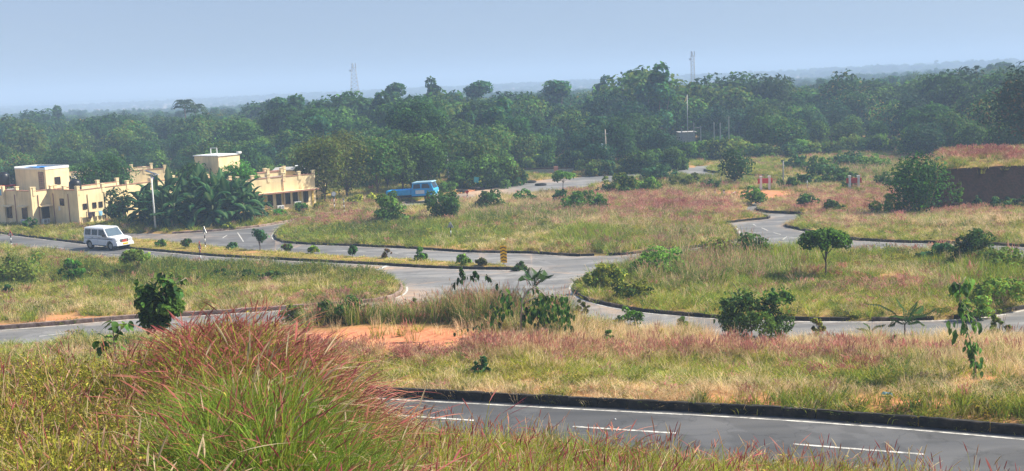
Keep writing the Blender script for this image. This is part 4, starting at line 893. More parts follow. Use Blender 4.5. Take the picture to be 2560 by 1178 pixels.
# (px, py, half w, half h, kind, strength, height factor)
PATCH = [
    (1750, 992, 1200, 16, 't', 6, .45), (1560, 960, 1200, 18, 'y', 3, .5), (1560, 930, 1300, 16, 'y', 3.0, .65), (1100, 888, 300, 16, 'p', 7, .9), (1000, 905, 130, 16, 'r', 1.6, 1), (1800, 902, 600, 13, 'p', 8, .85), (2110, 938, 70, 14, 'r', 3, .9),
    (1900, 870, 900, 34, 't', 14.0, 1.2), (2480, 880, 120, 50, 't', 3, 1.4), (1500, 845, 300, 20, 'w', .9, 1.2), (1900, 835, 500, 14, 'y', 1.5, .7), (2450, 930, 120, 30, 't', 2, 1.1),
    (1090, 806, 350, 15, 'G', 7, 1.25), (1120, 800, 170, 10, 'r', 4, 1.25), (860, 803, 110, 12, 'd', 6, 1.6), (860, 780, 90, 30, 'd', 3, 1.5), (1560, 800, 120, 18, 'G', 2, 1.3), (1290, 790, 120, 25, 'G', 3, 1.3),
    (1000, 815, 200, 10, 'G', 2, 1.3), (880, 730, 180, 20, 'y', 1.6, .6), (880, 760, 200, 10, 'p', 2.5, .8),
    # left peninsula
    (450, 694, 520, 17, 'd', 6.0, 1.7), (330, 755, 420, 26, 'y', 1.6, .8), (330, 775, 300, 16, 't', 2.0, .8), (820, 705, 170, 20, 'y', 3, .7), (760, 720, 200, 18, 't', 1.0, .8), (100, 680, 200, 30, 'w', 2, 1.1),
    # central island
    (780, 595, 110, 14, 'g', 2.2, .9), (950, 585, 130, 13, 'd', 6, 1.6), (1100, 585, 100, 18, 'g', 4, 1.5), (1240, 575, 90, 20, 'w', 2.0, 1.1), (1480, 598, 62, 17, 'g', 9, 1.9), (1470, 565, 130, 16, 't', 4, 1.2),
    (1390, 545, 150, 18, 'G', 2, 1.2), (1650, 525, 180, 26, 'p', 4, 1.1), (1715, 522, 45, 7, 'r', 8, 1.1), (1660, 522, 25, 6, 'r', 6, 1), (1600, 600, 200, 16, 'y', 2.0, .9), (1390, 560, 40, 20, 'd', 4, 1.4), (1250, 560, 60, 14, 'd', 3, 1.3), (1700, 545, 50, 12, 'd', 3, 1.2), (1340, 600, 120, 12, 'y', 2, .7), (1250, 510, 200, 14, 't', 3.5, 1.1),
    (1560, 575, 160, 22, 'w', 1.3, 1.3), (860, 560, 130, 14, 'p', 2.0, .9), (1000, 625, 500, 8, 's', 3, 1), (1700, 600, 90, 14, 'G', 2, 1.2), (900, 608, 220, 7, 'g', 2, .7), (1800, 500, 80, 16, 't', 2.5, 1.1), (1760, 550, 60, 10, 'y', 3, 1),
    # island 3
    (1740, 690, 150, 32, 'G', 5, 1.9), (1640, 670, 120, 26, 'g', 4.5, 2.0), (1900, 660, 140, 20, 'g', 5, 2.0), (1700, 740, 300, 30, 'y', 2.0, .65), (1800, 745, 500, 34, 'g', 2.2, .6), (2050, 760, 420, 30, 'y', 2.2, .7), (2000, 780, 400, 12, 's', 2, 1),
    (2180, 735, 200, 18, 'p', 1.6, .8), (2330, 700, 130, 20, 't', 1.8, .7), (2480, 700, 120, 36, 'g', 5, 2.1), (2200, 665, 180, 14, 'w', 1.6, .8), (1600, 700, 60, 30, 'y', 3, 1.2), (2180, 705, 250, 16, 'r', .6, .6),
    # right field
    (2200, 520, 260, 28, 'p', 2.6, .8), (2150, 560, 140, 16, 't', 2.2, .9), (2200, 587, 330, 10, 'y', 3.2, .6), (2450, 565, 160, 20, 't', 2.8, 1.1), (2480, 580, 120, 10, 'w', 2.2, 1), (2050, 520, 80, 18, 'p', 2, .8), (2000, 505, 130, 12, 't', 2.5, .9), (2330, 560, 80, 14, 'g', 2, 1),
    (2470, 396, 140, 9, 'r', 5, 1.0), (2450, 420, 160, 12, 'y', 4, .8), (2500, 405, 200, 8, 'p', 2, 1.0),
    # far verges
    (1900, 420, 300, 16, 'g', 1.6, .7), (2150, 430, 120, 16, 'G', 2, 1.2), (1730, 455, 110, 14, 'd', 3, 1.2), (100, 575, 220, 14, 'w', 2.5, 1.0), (600, 560, 250, 12, 'g', 2.5, .8), (1340, 440, 60, 8, 'g', 3, .8)]
rg = np.random.default_rng(77)
BPOLY = []      # building footprints filled below
def mid_scatter():
    Xs, Ys = [], []
    for y0, y1, dens in [(25, 38, 21), (38, 50, 17), (50, 75, 10), (75, 105, 7), (105, 142, 4.2), (142, 196, 1.7)]:
        a = .47 * (y1 ** 2 - y0 ** 2); n = int(a * dens); y = np.sqrt(rg.uniform(y0 ** 2, y1 ** 2, n)); Xs.append(rg.uniform(-.47, .47, n) * y); Ys.append(y)
    X, Y = np.concatenate(Xs), np.concatenate(Ys); P = np.stack([X, Y], 1); d = road_dist(P); Z = ground(X, Y) * 1.0
    vis = (hill(X, Y) < zb(X, Y) + .1) | (Y > 30); keep = (d > .12) & vis
    for q in BPOLY: keep &= ~inpoly(P, q)
    X, Y, Z, d = X[keep], Y[keep], Z[keep], d[keep]; px, py = proj(X, Y, Z)
    sw = soil_w(px, py) + .45 * (vnoise(X, Y, 1.6, 4) - .5); k2 = (rg.uniform(0, 1, len(X)) > np.clip(sw * 1.5 - .25, 0, .975))
    mzz = mound(X, Y); k2 &= ~((mzz > .05) & (mzz < 3.2) & (Y < 108) & (rg.uniform(0, 1, len(X)) > .04)); X, Y, Z, d, px, py = X[k2], Y[k2], Z[k2], d[k2], px[k2], py[k2]
    n = len(X); n1, n2, n3 = vnoise(X, Y, 5, 1), vnoise(X, Y, 2.2, 2), vnoise(X, Y, 9, 3)
    Wt = np.zeros((n, len(KEYS))); hf = np.full(n, .85); hw = np.full(n, .6)
    kx = {k: i for i, k in enumerate(KEYS)}
    Wt[:, kx['y']] = 1.0 * n1; Wt[:, kx['t']] = .65 * n2; Wt[:, kx['g']] = .95 * (1 - n1); Wt[:, kx['p']] = .35 * n3 ** 2; Wt[:, kx['w']] = .55 * (1 - n2); Wt[:, kx['d']] = .10 + .9 * (vnoise(X, Y, 3.1, 6) > .78); Wt[:, kx['r']] = .02
    for x, y, rx, ry, kk, st, h in PATCH:
        g = np.exp(-(((px - x) / rx) ** 2 + ((py - y) / ry) ** 2)) * st * (.55 + .9 * n2); Wt[:, kx[kk]] += g; hf += g * h; hw += g
    hf /= (hw + .25)
    inmed = (px > 290) & (px < 1340) & (d < 4) & (np.abs(py - np.interp(px, [300, 600, 900, 1300], [606, 636, 652, 669])) < np.interp(px, [300, 1300], [14, 8]))
    Wt[inmed] = 0; Wt[inmed, kx['s']] = 1.0; Wt[inmed, kx['y']] = .35; hf[inmed] = .55
    edge = (d < .7) & ~inmed; Wt[edge, kx['s']] += 1.5; hf = np.where(edge, np.minimum(hf, .65), hf)
    Wt[:, kx['s']] += .18
    Wt /= Wt.sum(1)[:, None]; cs = Wt.cumsum(1); kind = (rg.uniform(0, 1, n)[:, None] > cs).sum(1).clip(0, len(KEYS) - 1)
    idx = np.array([GROUPS[KEYS[k]][j % len(GROUPS[KEYS[k]])] for k, j in zip(kind, rg.integers(0, 99, n))])
    wid = np.interp(Y, [26, 50, 100, 190], [.8, .95, 1.25, 2.0]) * rg.uniform(.75, 1.3, n)
    fo = np.interp(Y, [110, 190], [1.0, 1.25])
    scl = np.stack([wid, wid, hf * fo * rg.uniform(.6, 1.35, n) * (.62 + .75 * vnoise(X, Y, 1.7, 12)) * np.where(kind == kx['s'], 1.2, 1)], 1)
    rot = np.stack([rg.normal(0, .06, n), rg.normal(0, .06, n), rg.uniform(0, 6.28, n)], 1)
    lift = np.where(inmed, .12, .10)
    zz = np.maximum(zb(X, Y), 0 * X - 99) + (Z - zb(X, Y)) * ss(d / 1.4) + .16 * ss((d - .05) / .3) - .03
    k3 = Y > 0
    scatter('field_grass', MIDT, np.stack([X, Y, zz], 1), rot, scl, idx, 'wild green, tan and pinkish grass covering the ground', 'grass'); return n
def near_scatter():
    n = 21000; y = np.sqrt(rg.uniform(6.3 ** 2, 23.5 ** 2, n)); X = rg.uniform(-.475, .475, n) * y; Y = y; Z = ground(X, Y)
    hh = hill(X, Y); k = (hh > zb(X, Y) + .25); X, Y, Z = X[k], Y[k], Z[k]; px = 1280 + F_PX * X / Y
    n1, n2 = vnoise(X, Y, 1.3, 8), vnoise(X, Y, 3.5, 9)
    n = len(X); key = [nLUSH, nPLUM, nYEL, nTAN, nWEED, nPALE, nFLOW, nSTRAW]; Wt = np.zeros((n, 8))
    L = ss((450 - px) / 160); Cc = ss((px - 350) / 130) * ss((980 - px) / 170); R = ss((px - 840) / 160)
    Wt[:, 4] = L * (1.3 + .6 * n1) + .12 * R + .30 * Cc * (1 - n2); Wt[:, 3] = L * 1.0 * n2 + .22 * R * n1; Wt[:, 2] = L * .9 + R * 2.3 + .35 * Cc; Wt[:, 6] = .32 * L + .1 * Cc + .08 * R
    back = ss((Y - 12.4) / 2.4)
    Wt[:, 0] = Cc * (2.2 - 1.3 * back) + .40 * R * n2; Wt[:, 1] = Cc * (.15 + 2.2 * back) + .07 * R * (n2 > .4) + .03 * L; Wt[:, 7] = .13 * R + .05 * L; Wt[:, 5] = .015 + .5 * np.exp(-(((px - 590) / 60) ** 2 + ((Y - 11.5) / 1.3) ** 2))
    Wt /= Wt.sum(1)[:, None]; kd = (rg.uniform(0, 1, n)[:, None] > Wt.cumsum(1)).sum(1).clip(0, 7)
    idx = np.array([key[a][b % len(key[a])] for a, b in zip(kd, rg.integers(0, 99, n))])
    hf = np.interp(px, [0, 300, 400, 480, 560, 690, 780, 870, 960, 1100, 1300, 1700, 2560], [.98, .98, 1.0, 1.18, 1.26, 1.26, 1.08, .92, .86, .86, .88, .8, .8])
    dens = np.interp(px, [0, 950, 1300, 1700, 2100, 2560], [1, 1, .9, .72, .6, .55]); kp = rg.uniform(0, 1, n) < dens
    s = rg.uniform(.75, 1.22, n) * np.where(n2 > .5, 1.0, .9); hv = np.interp(px, [0, 900, 1500, 2560], [.12, .16, .28, .34])
    sz = hf * s * (1 + rg.normal(0, 1, n) * hv * .75).clip(.5, 1.7) * (.74 + .5 * vnoise(X, Y, .9, 15))
    scl = np.stack([s, s, sz], 1); rot = np.stack([rg.normal(0, .17, n), rg.normal(0, .17, n), np.where((kd == 1) | (kd == 7) | (kd == 5), rg.normal(0, .7, n), rg.uniform(0, 6.28, n))], 1)
    scatter('foreground_grass', NEAR, np.stack([X, Y, Z - .02], 1)[kp], rot[kp], scl[kp], idx[kp], 'tall foreground grass with purple red seed plumes and olive weeds', 'grass')
near_scatter()

# ------------------------------------------------------------------ buildings
def local_poly(O, ang, x0, x1, y0, y1):
    c, s_ = math.cos(ang), math.sin(ang); return [(O[0] + a * c - b * s_, O[1] + a * s_ + b * c) for a, b in [(x0, y0), (x1, y0), (x1, y1), (x0, y1)]]
def block(root, x0, x1, y0, y1, h, par=.5, sides='xyXY', step=2.9, post=.4, z0=-.6):
    rz_ = h - par; MB().box(x0, x1, y0, y1, z0, rz_).build('wall', M_WALL, root)
    MB().box(x0 + .2, x1 - .2, y0 + .2, y1 - .2, rz_, rz_ + .03).build('roof', M_ROOF, root)
    segs = {'x': (x0, x0, y0, y1), 'X': (x1, x1, y0, y1), 'y': (x0, x1, y0, y0), 'Y': (x0, x1, y1, y1)}
    m = MB(); tr = MB()
    for k in sides:
        a, b, c, d = segs[k]
        ix = .16 if k == 'x' else -.16; iy = .16 if k == 'y' else -.16
        if k in 'xX':
            m.box(min(a, a + ix), max(a, a + ix), c + (.17 if 'y' in sides else 0), d - (.17 if 'Y' in sides else 0), rz_ + .001, h); tr.box(min(a, a + ix) - .05, max(a, a + ix) + .05, c + .2, d - .2, h, h + .07)
        else:
            m.box(a, b, min(c, c + iy), max(c, c + iy), rz_ + .002, h); tr.box(a - .02, b + .02, min(c, c + iy) - .05, max(c, c + iy) + .05, h + .002, h + .072)
        L = math.hypot(b - a, d - c); n = max(1, round(L / step))
        for i in range(n + 1):
            px_ = a + (b - a) * i / n; py_ = c + (d - c) * i / n
            px_ = min(max(px_, x0 + .12), x1 - .12); py_ = min(max(py_, y0 + .12), y1 - .12)
            if post and not (k in 'xX' and i in (0, n) and ('y' in sides if i == 0 else 'Y' in sides)):
                q = MB().box(px_ - .17, px_ + .17, py_ - .17, py_ + .17, rz_ + .01, h + post).box(px_ - .21, px_ + .21, py_ - .21, py_ + .21, h + post, h + post + .07)
                q.build('parapet_post', M_WALL, root)
    m.build('parapet', M_WALL, root); tr.build('parapet_coping', M_TRIM, root)
def window(root, face, c, p, w_, h_, z, hood=None, mat=None, bars=2):
    """face 'x': plane x=c looking to -x, p runs along y; face 'y': plane y=c looking to -y"""
    def bx(m, a0, a1, d0, d1, z0, z1):
        if face == 'x': m.box(c - d1, c - d0, a0, a1, z0, z1)
        else: m.box(a0, a1, c - d1, c - d0, z0, z1)
    f = MB()
    for a0, a1, z0, z1 in [(p - w_ / 2 - .06, p - w_ / 2, z - .06, z + h_ + .06), (p + w_ / 2, p + w_ / 2 + .06, z - .06, z + h_ + .06), (p - w_ / 2, p + w_ / 2, z + h_, z + h_ + .06), (p - w_ / 2, p + w_ / 2, z - .06, z)]: bx(f, a0, a1, -.02, .06, z0, z1)
    for i in range(bars): q = p - w_ / 2 + w_ * (i + 1) / (bars + 1); bx(f, q - .02, q + .02, .012, .04, z, z + h_)
    fr = f.build('window', mat or M_WOOD, root); g = MB(); bx(g, p - w_ / 2, p + w_ / 2, .002, .012, z, z + h_); g.build('pane', M_DARKGLASS, fr)
    if hood:
        m = MB(); zz = z + h_ + .14
        if face == 'x': m.add([(c - .002, p - hood / 2, zz + .14), (c - .002, p + hood / 2, zz + .14), (c - .55, p + hood / 2, zz), (c - .55, p - hood / 2, zz), (c - .002, p - hood / 2, zz + .06), (c - .002, p + hood / 2, zz + .06), (c - .55, p + hood / 2, zz - .05), (c - .55, p - hood / 2, zz - .05)], [(0, 1, 2, 3), (7, 6, 5, 4), (3, 2, 6, 7), (0, 3, 7, 4), (1, 5, 6, 2), (0, 4, 5, 1)])
        else: m.add([(p - hood / 2, c - .002, zz + .14), (p + hood / 2, c - .002, zz + .14), (p + hood / 2, c - .55, zz), (p - hood / 2, c - .55, zz), (p - hood / 2, c - .002, zz + .06), (p + hood / 2, c - .002, zz + .06), (p + hood / 2, c - .55, zz - .05), (p - hood / 2, c - .55, zz - .05)], [(0, 3, 2, 1), (4, 5, 6, 7), (2, 3, 7, 6), (0, 4, 7, 3), (1, 2, 6, 5), (0, 1, 5, 4)])
        m.build('window_hood', M_WALL, root)
def toworld(O, ang, x, y): return (O[0] + x * math.cos(ang) - y * math.sin(ang), O[1] + x * math.sin(ang) + y * math.cos(ang))
def ac_unit(O, ang, face, c, p, z, label):
    d = .35
    x, y = (c - d / 2, p) if face == 'x' else (p, c - d / 2); wx, wy = toworld(O, ang, x, y)
    t = empty('air_conditioner', (wx, wy, z), label, 'air conditioner', rz=ang if face == 'y' else ang - math.pi / 2)
    MB().box(-.42, .42, -.17, .17, 0, .55).build('casing', M_WHITE, t)
    m = MB().disc((-.12, -.175, .28), .2, 14, 1, .02); g = m.build('fan_grille', M_GREYMETAL, t); MB().disc((-.12, -.19, .28), .05, 8, 1, .02).build('hub', M_BLACK, g)
    MB().box(.16, .36, -.185, -.171, .08, .46).build('vent', M_GREYMETAL, t); MB().box(-.4, -.34, -.15, .15, -.05, 0).box(.34, .4, -.15, .15, -.05, 0).build('bracket', M_GREYMETAL, t)

# left building
O1 = (-46.5, 124.5); A1 = math.atan2(.82, .57); zb1 = float(zb(*O1))
b1 = empty('cream_building', (*O1, zb1), 'stepped cream building at the left with small windows and a stair room', 'building', rz=A1)
block(b1, 0, 13, 0, 4.998, 4.0, sides='xy'); block(b1, -2, 9, 5, 18, 4.0, sides='xy')
BPOLY += [local_poly(O1, A1, -.3, 13, -.3, 5), local_poly(O1, A1, -2.3, 9, 5, 18)]
for y in (5.16, 10.4): MB().box(-2.28, -2.002, y - .15, y + .2, -.5, 4.5).build('pilaster', M_WALL, b1)
MB().box(-.14, -.002, -.14, .3, -.5, 4.5).build('pilaster', M_WALL, b1)
for x in (1.25, 3.4, 6.0): MB().box(x - .1, x + .1, -.1, -.002, -.5, 3.5).build('pilaster', M_WALL, b1)
for y in (6.9, 9.8, 14.5): window(b1, 'x', -2, y, .85, 1.15, 1.0, 1.55)
window(b1, 'y', 5, -.75, .8, 1.15, 1.0, 1.6); window(b1, 'x', 0, 2.9, .6, .65, 2.35)
for x in (.75, 1.95, 2.75, 4.0): window(b1, 'y', 0, x, .36, .5, 1.95, bars=1)
for x, y in ((-.06, 1.7), (-.06, 4.4), (-2.06, 8.5)): MB().tube([(x, y, -.3), (x, y, 3.6)], .045, 6).build('drain_pipe', M_TRIM, b1)
MB().tube([(-1.5, 4.94, -.3), (-1.5, 4.94, 3.6)], .045, 6).build('drain_pipe', M_TRIM, b1)
dr = MB().box(5.0, 5.8, -.06, -.002, -.3, 2.0).build('door', M_WOOD, b1); MB().disc((5.7, -.08, 1.0), .04, 8, 1, .04).build('handle', M_GREYMETAL, dr)
MB().box(4.7, 6.4, -.8, -.002, 2.25, 2.35).build('door_canopy', M_WALL, b1)
# stair room on the roof
sr = empty('stair_room', (*toworld(O1, A1, 2.0, 8.5), zb1 + 3.53), 'cream stair room standing on the flat roof, white rimmed top', 'roof room', rz=A1)
MB().box(0, 3.0, 0, 5.9, 0, 2.45).build('wall', M_WALL, sr)
MB().box(-.05, 3.05, -.05, .1, 2.452, 2.75).box(-.05, 3.05, 5.8, 5.95, 2.452, 2.75).box(-.05, .1, .1, 5.8, 2.452, 2.6).box(2.9, 3.05, .1, 5.8, 2.452, 2.75).build('roof_rim', M_WHITE, sr)
MB().box(.1, 2.9, .1, 5.8, 2.451, 2.5).build('roof', M_ROOF, sr)
window(sr, 'y', 0, 1.45, .6, .75, .7)
pn = MB().box(-.05, -.002, .35, 1.35, .1, 2.2).build('brick_screen', simple('screen', (.36, .26, .17), .9, var=.5), sr)
for i in range(8): MB().box(-.09, -.051, .37, 1.33, .2 + i * .25, .27 + i * .25).build('slat', M_TRIM, pn)
tp = MB(); n_ = 7
vs = [(.16 + 2.2 * j / 3, .16 + 5.0 * i / n_, 2.60 + .05 * math.sin(i * 2.1 + j) + .09 * (1 - j / 3)) for i in range(n_ + 1) for j in range(4)]
tp.add(vs, [(i * 4 + j, i * 4 + j + 1, (i + 1) * 4 + j + 1, (i + 1) * 4 + j) for i in range(n_) for j in range(3)], smooth=True)
tag(tp.build('tarpaulin', M_BLUETARP, None, tuple(sr.location), A1), 'bright blue sheet spread on the stair room roof', 'tarpaulin')
def tank(x, y, lab, stand):
    wx, wy = toworld(O1, A1, x, y); z = zb1 + 3.53
    if stand:
        s_ = empty('tank_stand', (wx, wy, z), 'rusty red stand under the black tank at the left edge', 'stand', rz=A1); MB().box(-.8, .8, -1.0, 1.0, .55, .72).build('platform', M_RED, s_)
        for a in (-.7, .7):
            for b in (-.9, .9): MB().box(a - .06, a + .06, b - .06, b + .06, 0, .549).build('leg', M_RED, s_)
        z += .72
    t = empty('water_tank', (wx, wy, z), lab, 'water tank'); r_ = .66
    prof = [(r_, 0), (r_ * 1.03, .1), (r_, .22), (r_ * 1.03, .5), (r_, .56), (r_ * 1.03, .85), (r_, .92), (r_ * .98, 1.15), (r_ * .6, 1.38), (.25, 1.42)]
    m = MB(); n = 20
    m.add([(a * math.cos(6.283 * k / n), a * math.sin(6.283 * k / n), zz) for a, zz in prof for k in range(n)], [(i * n + k, i * n + (k + 1) % n, (i + 1) * n + (k + 1) % n, (i + 1) * n + k) for i in range(len(prof) - 1) for k in range(n)] + [tuple((len(prof) - 1) * n + k for k in range(n))], 0, True)
    m.build('tank_body', M_TANK, t); MB().disc((0, 0, 1.45), .28, 14, 2, .08).build('lid', M_TANK, t)
tank(2.0, 3.2, 'black water tank on the roof behind the corner post', False); tank(1.0, 15.2, 'black water tank on the red stand', True)
def cloth(pts, mat, label, name='cloth', cat='cloth', rz=0, loc=(0, 0, 0)):
    m = MB(); n = len(pts); m.add([p for p in pts] + [(p[0], p[1] - .03, p[2]) for p in pts], [tuple(range(n)), tuple(range(2 * n - 1, n - 1, -1))] + [(i, i + n, (i + 1) % n + n, (i + 1) % n) for i in range(n)])
    return tag(m.build(name, mat, None, loc, rz), label, cat)
def onb1(x, y, z): return (*toworld(O1, A1, x, y), zb1 + z)
lnr = empty('clothes_line', onb1(.6, -.4, 0), 'washing line strung along the sunlit cream wall', 'clothes line', rz=A1)
MB().tube([(0, 0, 1.6), (1.6, 0, 1.5), (3.2, 0, 1.6)], .012, 4).build('rope', M_BLACK, lnr); MB().box(-.03, .03, -.03, .03, -.4, 1.65).build('pole', M_WOOD, lnr); MB().box(3.17, 3.23, -.03, .03, -.4, 1.65).build('pole', M_WOOD, lnr)
M_DARKCLOTH = simple('dark_cloth', (.05, .035, .05), .9, var=.5, scale=8); M_LBLUE = simple('light_blue_cloth', (.25, .5, .7), .9)
for i, (a, w_, h_, mt, lb) in enumerate([(.75, .55, .7, M_DARKCLOTH, 'dark garment at the left end of the washing line'), (1.3, .35, .55, M_DARKCLOTH, 'small dark garment beside the first one on the line'), (2.1, .5, .55, M_LBLUE, 'light blue towel in the middle of the washing line'),
                                      (2.75, .45, .4, M_DARKCLOTH, 'dark garment right of the blue towel'), (3.25, .4, .45, M_DARKCLOTH, 'last dark garment at the right end of the line')]):
    cloth([(0, 0, 1.56), (w_, 0, 1.54), (w_ * .95, .02, 1.54 - h_ * .8), (w_ * .6, -.04, 1.54 - h_), (w_ * .08, .03, 1.54 - h_ * .9)], mt, lb, 'garment', 'clothes', A1, onb1(a, -.4, 0))
cloth([(-.02, 0, 4.15), (-.02, .9, 4.15), (-.06, .85, 3.35), (-.04, .1, 3.3)], M_ORANGE, 'orange cloth hung over the left roof parapet', 'cloth', 'cloth', A1, onb1(-2.05, 11.7, 0))
cloth([(-.02, 0, 4.15), (-.02, .6, 4.15), (-.06, .55, 3.45), (-.04, .05, 3.4)], M_LBLUE, 'pale blue cloth hung beside the orange one', 'cloth', 'cloth', A1, onb1(-2.05, 10.7, 0))
ac_unit(O1, A1, 'x', -2, 6.9, zb1 + .35, 'white air conditioner below the second window of the shaded wall')
ac_unit(O1, A1, 'y', 5, -.95, zb1 + .35, 'white air conditioner in the corner under the hooded window')
# building behind, left
O2 = (-56.5, 152.0); A2 = math.atan2(.53, .85)
b2 = empty('cream_building', (*O2, float(zb(*O2))), 'low cream building with parapet posts behind the trees and solar lamp', 'building', rz=A2)
block(b2, 0, 11.5, 0, 7, 4.0, sides='yY'); BPOLY.append(local_poly(O2, A2, 0, 11.5, 0, 7))
for x in (2, 5, 8.6, 10.4): window(b2, 'y', 0, x, .8, 1.0, 1.1, 1.4)
cloth([(0, 0, 3.2), (.7, 0, 3.2), (.65, .02, 2.3), (.1, -.02, 2.4)], simple('blue_cloth', (.05, .08, .35), .9), 'dark blue cloth hanging on the wall behind the solar lamp', 'cloth', 'cloth', A2, (*toworld(O2, A2, 9.3, -.1), float(zb(*O2))))
# long wall building, right of the banana grove
O3 = (-30.2, 128.2); A3 = math.atan2(.62, .785); z3 = float(zb(*O3))
b3 = empty('cream_building', (*O3, z3), 'cream building with a long window hood, right of the banana grove', 'building', rz=A3)
block(b3, 0, 9.7, 0, 8, 4.05, sides='yxY', step=1.9); BPOLY.append(local_poly(O3, A3, -.3, 10.5, -.8, 8))
MB().box(-.3, 9.8, -.75, -.002, 2.35, 2.45).build('long_hood', M_WALL, b3); MB().box(-.3, 9.8, -.78, -.752, 2.28, 2.45).build('hood_edge', M_TRIM, b3)
for x in (1.2, 2.7, 3.9, 4.95, 6.1, 7.05, 8.4): window(b3, 'y', 0, x, .5, 1.15, .95, bars=1)
M_YPIL = simple('yellow_pilaster', (.72, .5, .12), .85)
for x in (.4, 3.3, 5.5, 7.7, 9.3): MB().box(x - .11, x + .11, -.08, -.002, -.4, 2.34).build('pilaster', M_YPIL, b3)
MB().tube([(5.52, -.12, -.3), (5.52, -.12, 2.3)], .04, 6).build('drain_pipe', M_TRIM, b3); MB().tube([(5.6, -.06, 2.46), (5.6, -.06, 3.9)], .04, 6).build('drain_pipe', M_TRIM, b3)
ac_unit(O3, A3, 'y', 0, 5.0, z3 + .32, 'white air conditioner under the fourth window of the long wall'); ac_unit(O3, A3, 'y', 0, 7.2, z3 + .55, 'white air conditioner at the right end of the long wall')
ac_unit(O3, A3, 'y', 0, 2.5, z3 + .4, 'white air conditioner partly behind banana leaves')
# low grey roofed block behind it
O5 = (-29.5, 146); b5 = empty('grey_roofed_building', (*O5, float(zb(*O5))), 'flat dark roofed block behind the cream building', 'building', rz=.12)
MB().box(0, 6, 0, 5, -.3, 3.75).build('wall', M_WALL, b5); MB().box(-.3, 6.3, -.3, 5.3, 3.75, 3.95).build('roof', M_CONC, b5); MB().box(2.2, 4.4, 1, 3, 3.95, 4.25).build('roof_box', M_WHITE, b5); BPOLY.append(local_poly(O5, .12, 0, 6, 0, 5))
for x in (1.2, 3, 4.8): window(b5, 'y', 0, x, .8, 1.1, 1.2)
# building with the roof room behind the bananas
O4 = (-35, 140); z4 = float(zb(*O4)); b4 = empty('cream_building', (*O4, z4), 'cream building hidden behind banana plants, small roof room on top', 'building', rz=A1)
block(b4, -2, 8, -3, 7, 4.0, sides='xy'); window(b4, 'x', -2, 2, .8, 1.1, 1.1, 1.5); BPOLY.append(local_poly(O4, A1, -2, 8, -3, 7))
rr = empty('roof_room', (O4[0], O4[1], z4 + 3.53), 'small cream roof room carrying a white pipe frame', 'roof room', rz=A1)
MB().box(0, 3.4, 0, 4.3, 0, 2.75).build('wall', M_WALL, rr); MB().box(-.12, 3.52, -.12, 4.42, 2.75, 2.86).build('roof', M_WHITE, rr); MB().box(3.1, 3.6, -.2, .2, 2.861, 3.1).build('roof_post', M_WHITE, rr)
fm = empty('pipe_frame', (.4, .6, 2.86)); fm.parent = rr
MB().box(-.04, .04, -.04, .04, 0, .82).build('upright', M_WHITE, fm); MB().box(-.04, .04, 1.06, 1.14, 0, .82).build('upright', M_WHITE, fm); MB().box(-.04, .04, -.04, 1.14, .82, .9).build('crossbar', M_WHITE, fm)
# compound wall
cw0, cw1 = hit(1284, 441), hit(1432, 437); ca = math.atan2(cw1[1] - cw0[1], cw1[0] - cw0[0]); cl_ = math.hypot(*(cw1 - cw0)[:2])
cw = empty('compound_wall', tuple(cw0), 'low grey compound wall with dark coping in front of the forest', 'wall', rz=ca)
MB().box(0, cl_, 0, .18, -.3, .95).build('panel', M_CONC, cw); MB().box(-.05, cl_ + .05, -.06, .24, .952, 1.12).build('coping', M_WOOD, cw)
for i in range(5): MB().box(i * cl_ / 4 - .12, i * cl_ / 4 + .12, -.08, -.002, -.3, .95).build('post', M_CONC, cw)
p = at(1390, 428, 163.5); rb = empty('red_post_box', (p[0], p[1], float(zb(p[0], p[1]))), 'small rusty red box on a post beside the compound wall', 'box'); MB().box(-.3, .3, -.2, .2, .9, 1.75).build('box', M_TRIM, rb); MB().box(-.07, .07, -.07, .07, -.2, .9).build('post', M_WOOD, rb)
# concrete ruin among the trees
p = at(1700, 320, 189); zr_ = float(zb(p[0], 189)); ru = empty('unfinished_building', (p[0], 189, zr_), 'pale unfinished concrete frame among the trees below the right mast', 'building')
MB().box(0, 2.6, 1, 4, -.2, 4.6).build('wall', M_CONC, ru); MB().box(-.1, 2.9, .9, 4.1, 4.6, 4.7).build('slab', M_CONC, ru)
for x, h in [(.3, 5.3), (2.3, 6.2), (3.4, 5.6), (5.6, 6.1), (6.6, 6.0), (8.0, 6.95)]: MB().box(x - .09, x + .09, .2, .38, -.2, h).build('column', M_CONC, ru)
MB().box(2.2, 3.5, .2, .4, 5.3, 5.4).build('beam', M_CONC, ru)

# ------------------------------------------------------------------ banana grove
def banana_leaf(seed, L=2.5, wd=.33, arch=1.0):
    rr_ = random.Random(seed); n = 9; V = []; Fs = []; Cc = []; x = z = 0; a = math.radians(78 - 8 * arch)
    for i in range(n + 1):
        t = i / n; w_ = 0.03 if t < .12 else wd * math.sin(math.pi * min(1, (t - .08) / .92) ** .75) ** .7 + .01; w_ = max(w_, .02)
        tear = rr_.uniform(.72, 1.05); dz = -.25 * w_
        V += [(x, -w_ * tear, z + dz), (x, -w_ * .5, z + .04), (x, 0, z), (x, w_ * .5, z + .04), (x, w_ * rr_.uniform(.72, 1.05), z + dz)]
        x += math.cos(a) * L / n; z += math.sin(a) * L / n; a -= math.radians(13 * arch) * (.55 + 1.0 * t)
        g = rr_.uniform(.8, 1.2); Cc += [(.02 * g, .072 * g, .024 * g), (.022 * g, .078 * g, .024 * g), (.10, .17, .06), (.022 * g, .074 * g, .024 * g), (.022 * g, .08 * g, .026 * g)]
    for i in range(n):
        for k in range(4): Fs.append((i * 5 + k, i * 5 + k + 1, (i + 1) * 5 + k + 1, (i + 1) * 5 + k))
    return mesh_np('leaf', V, Fs, M_LEAF, Cc, True)
BL = [banana_leaf(i, 2.6, .40, .5 + .28 * (i % 4)) for i in range(8)]
DRY = banana_leaf(30, 2.3, .24, 2.2)
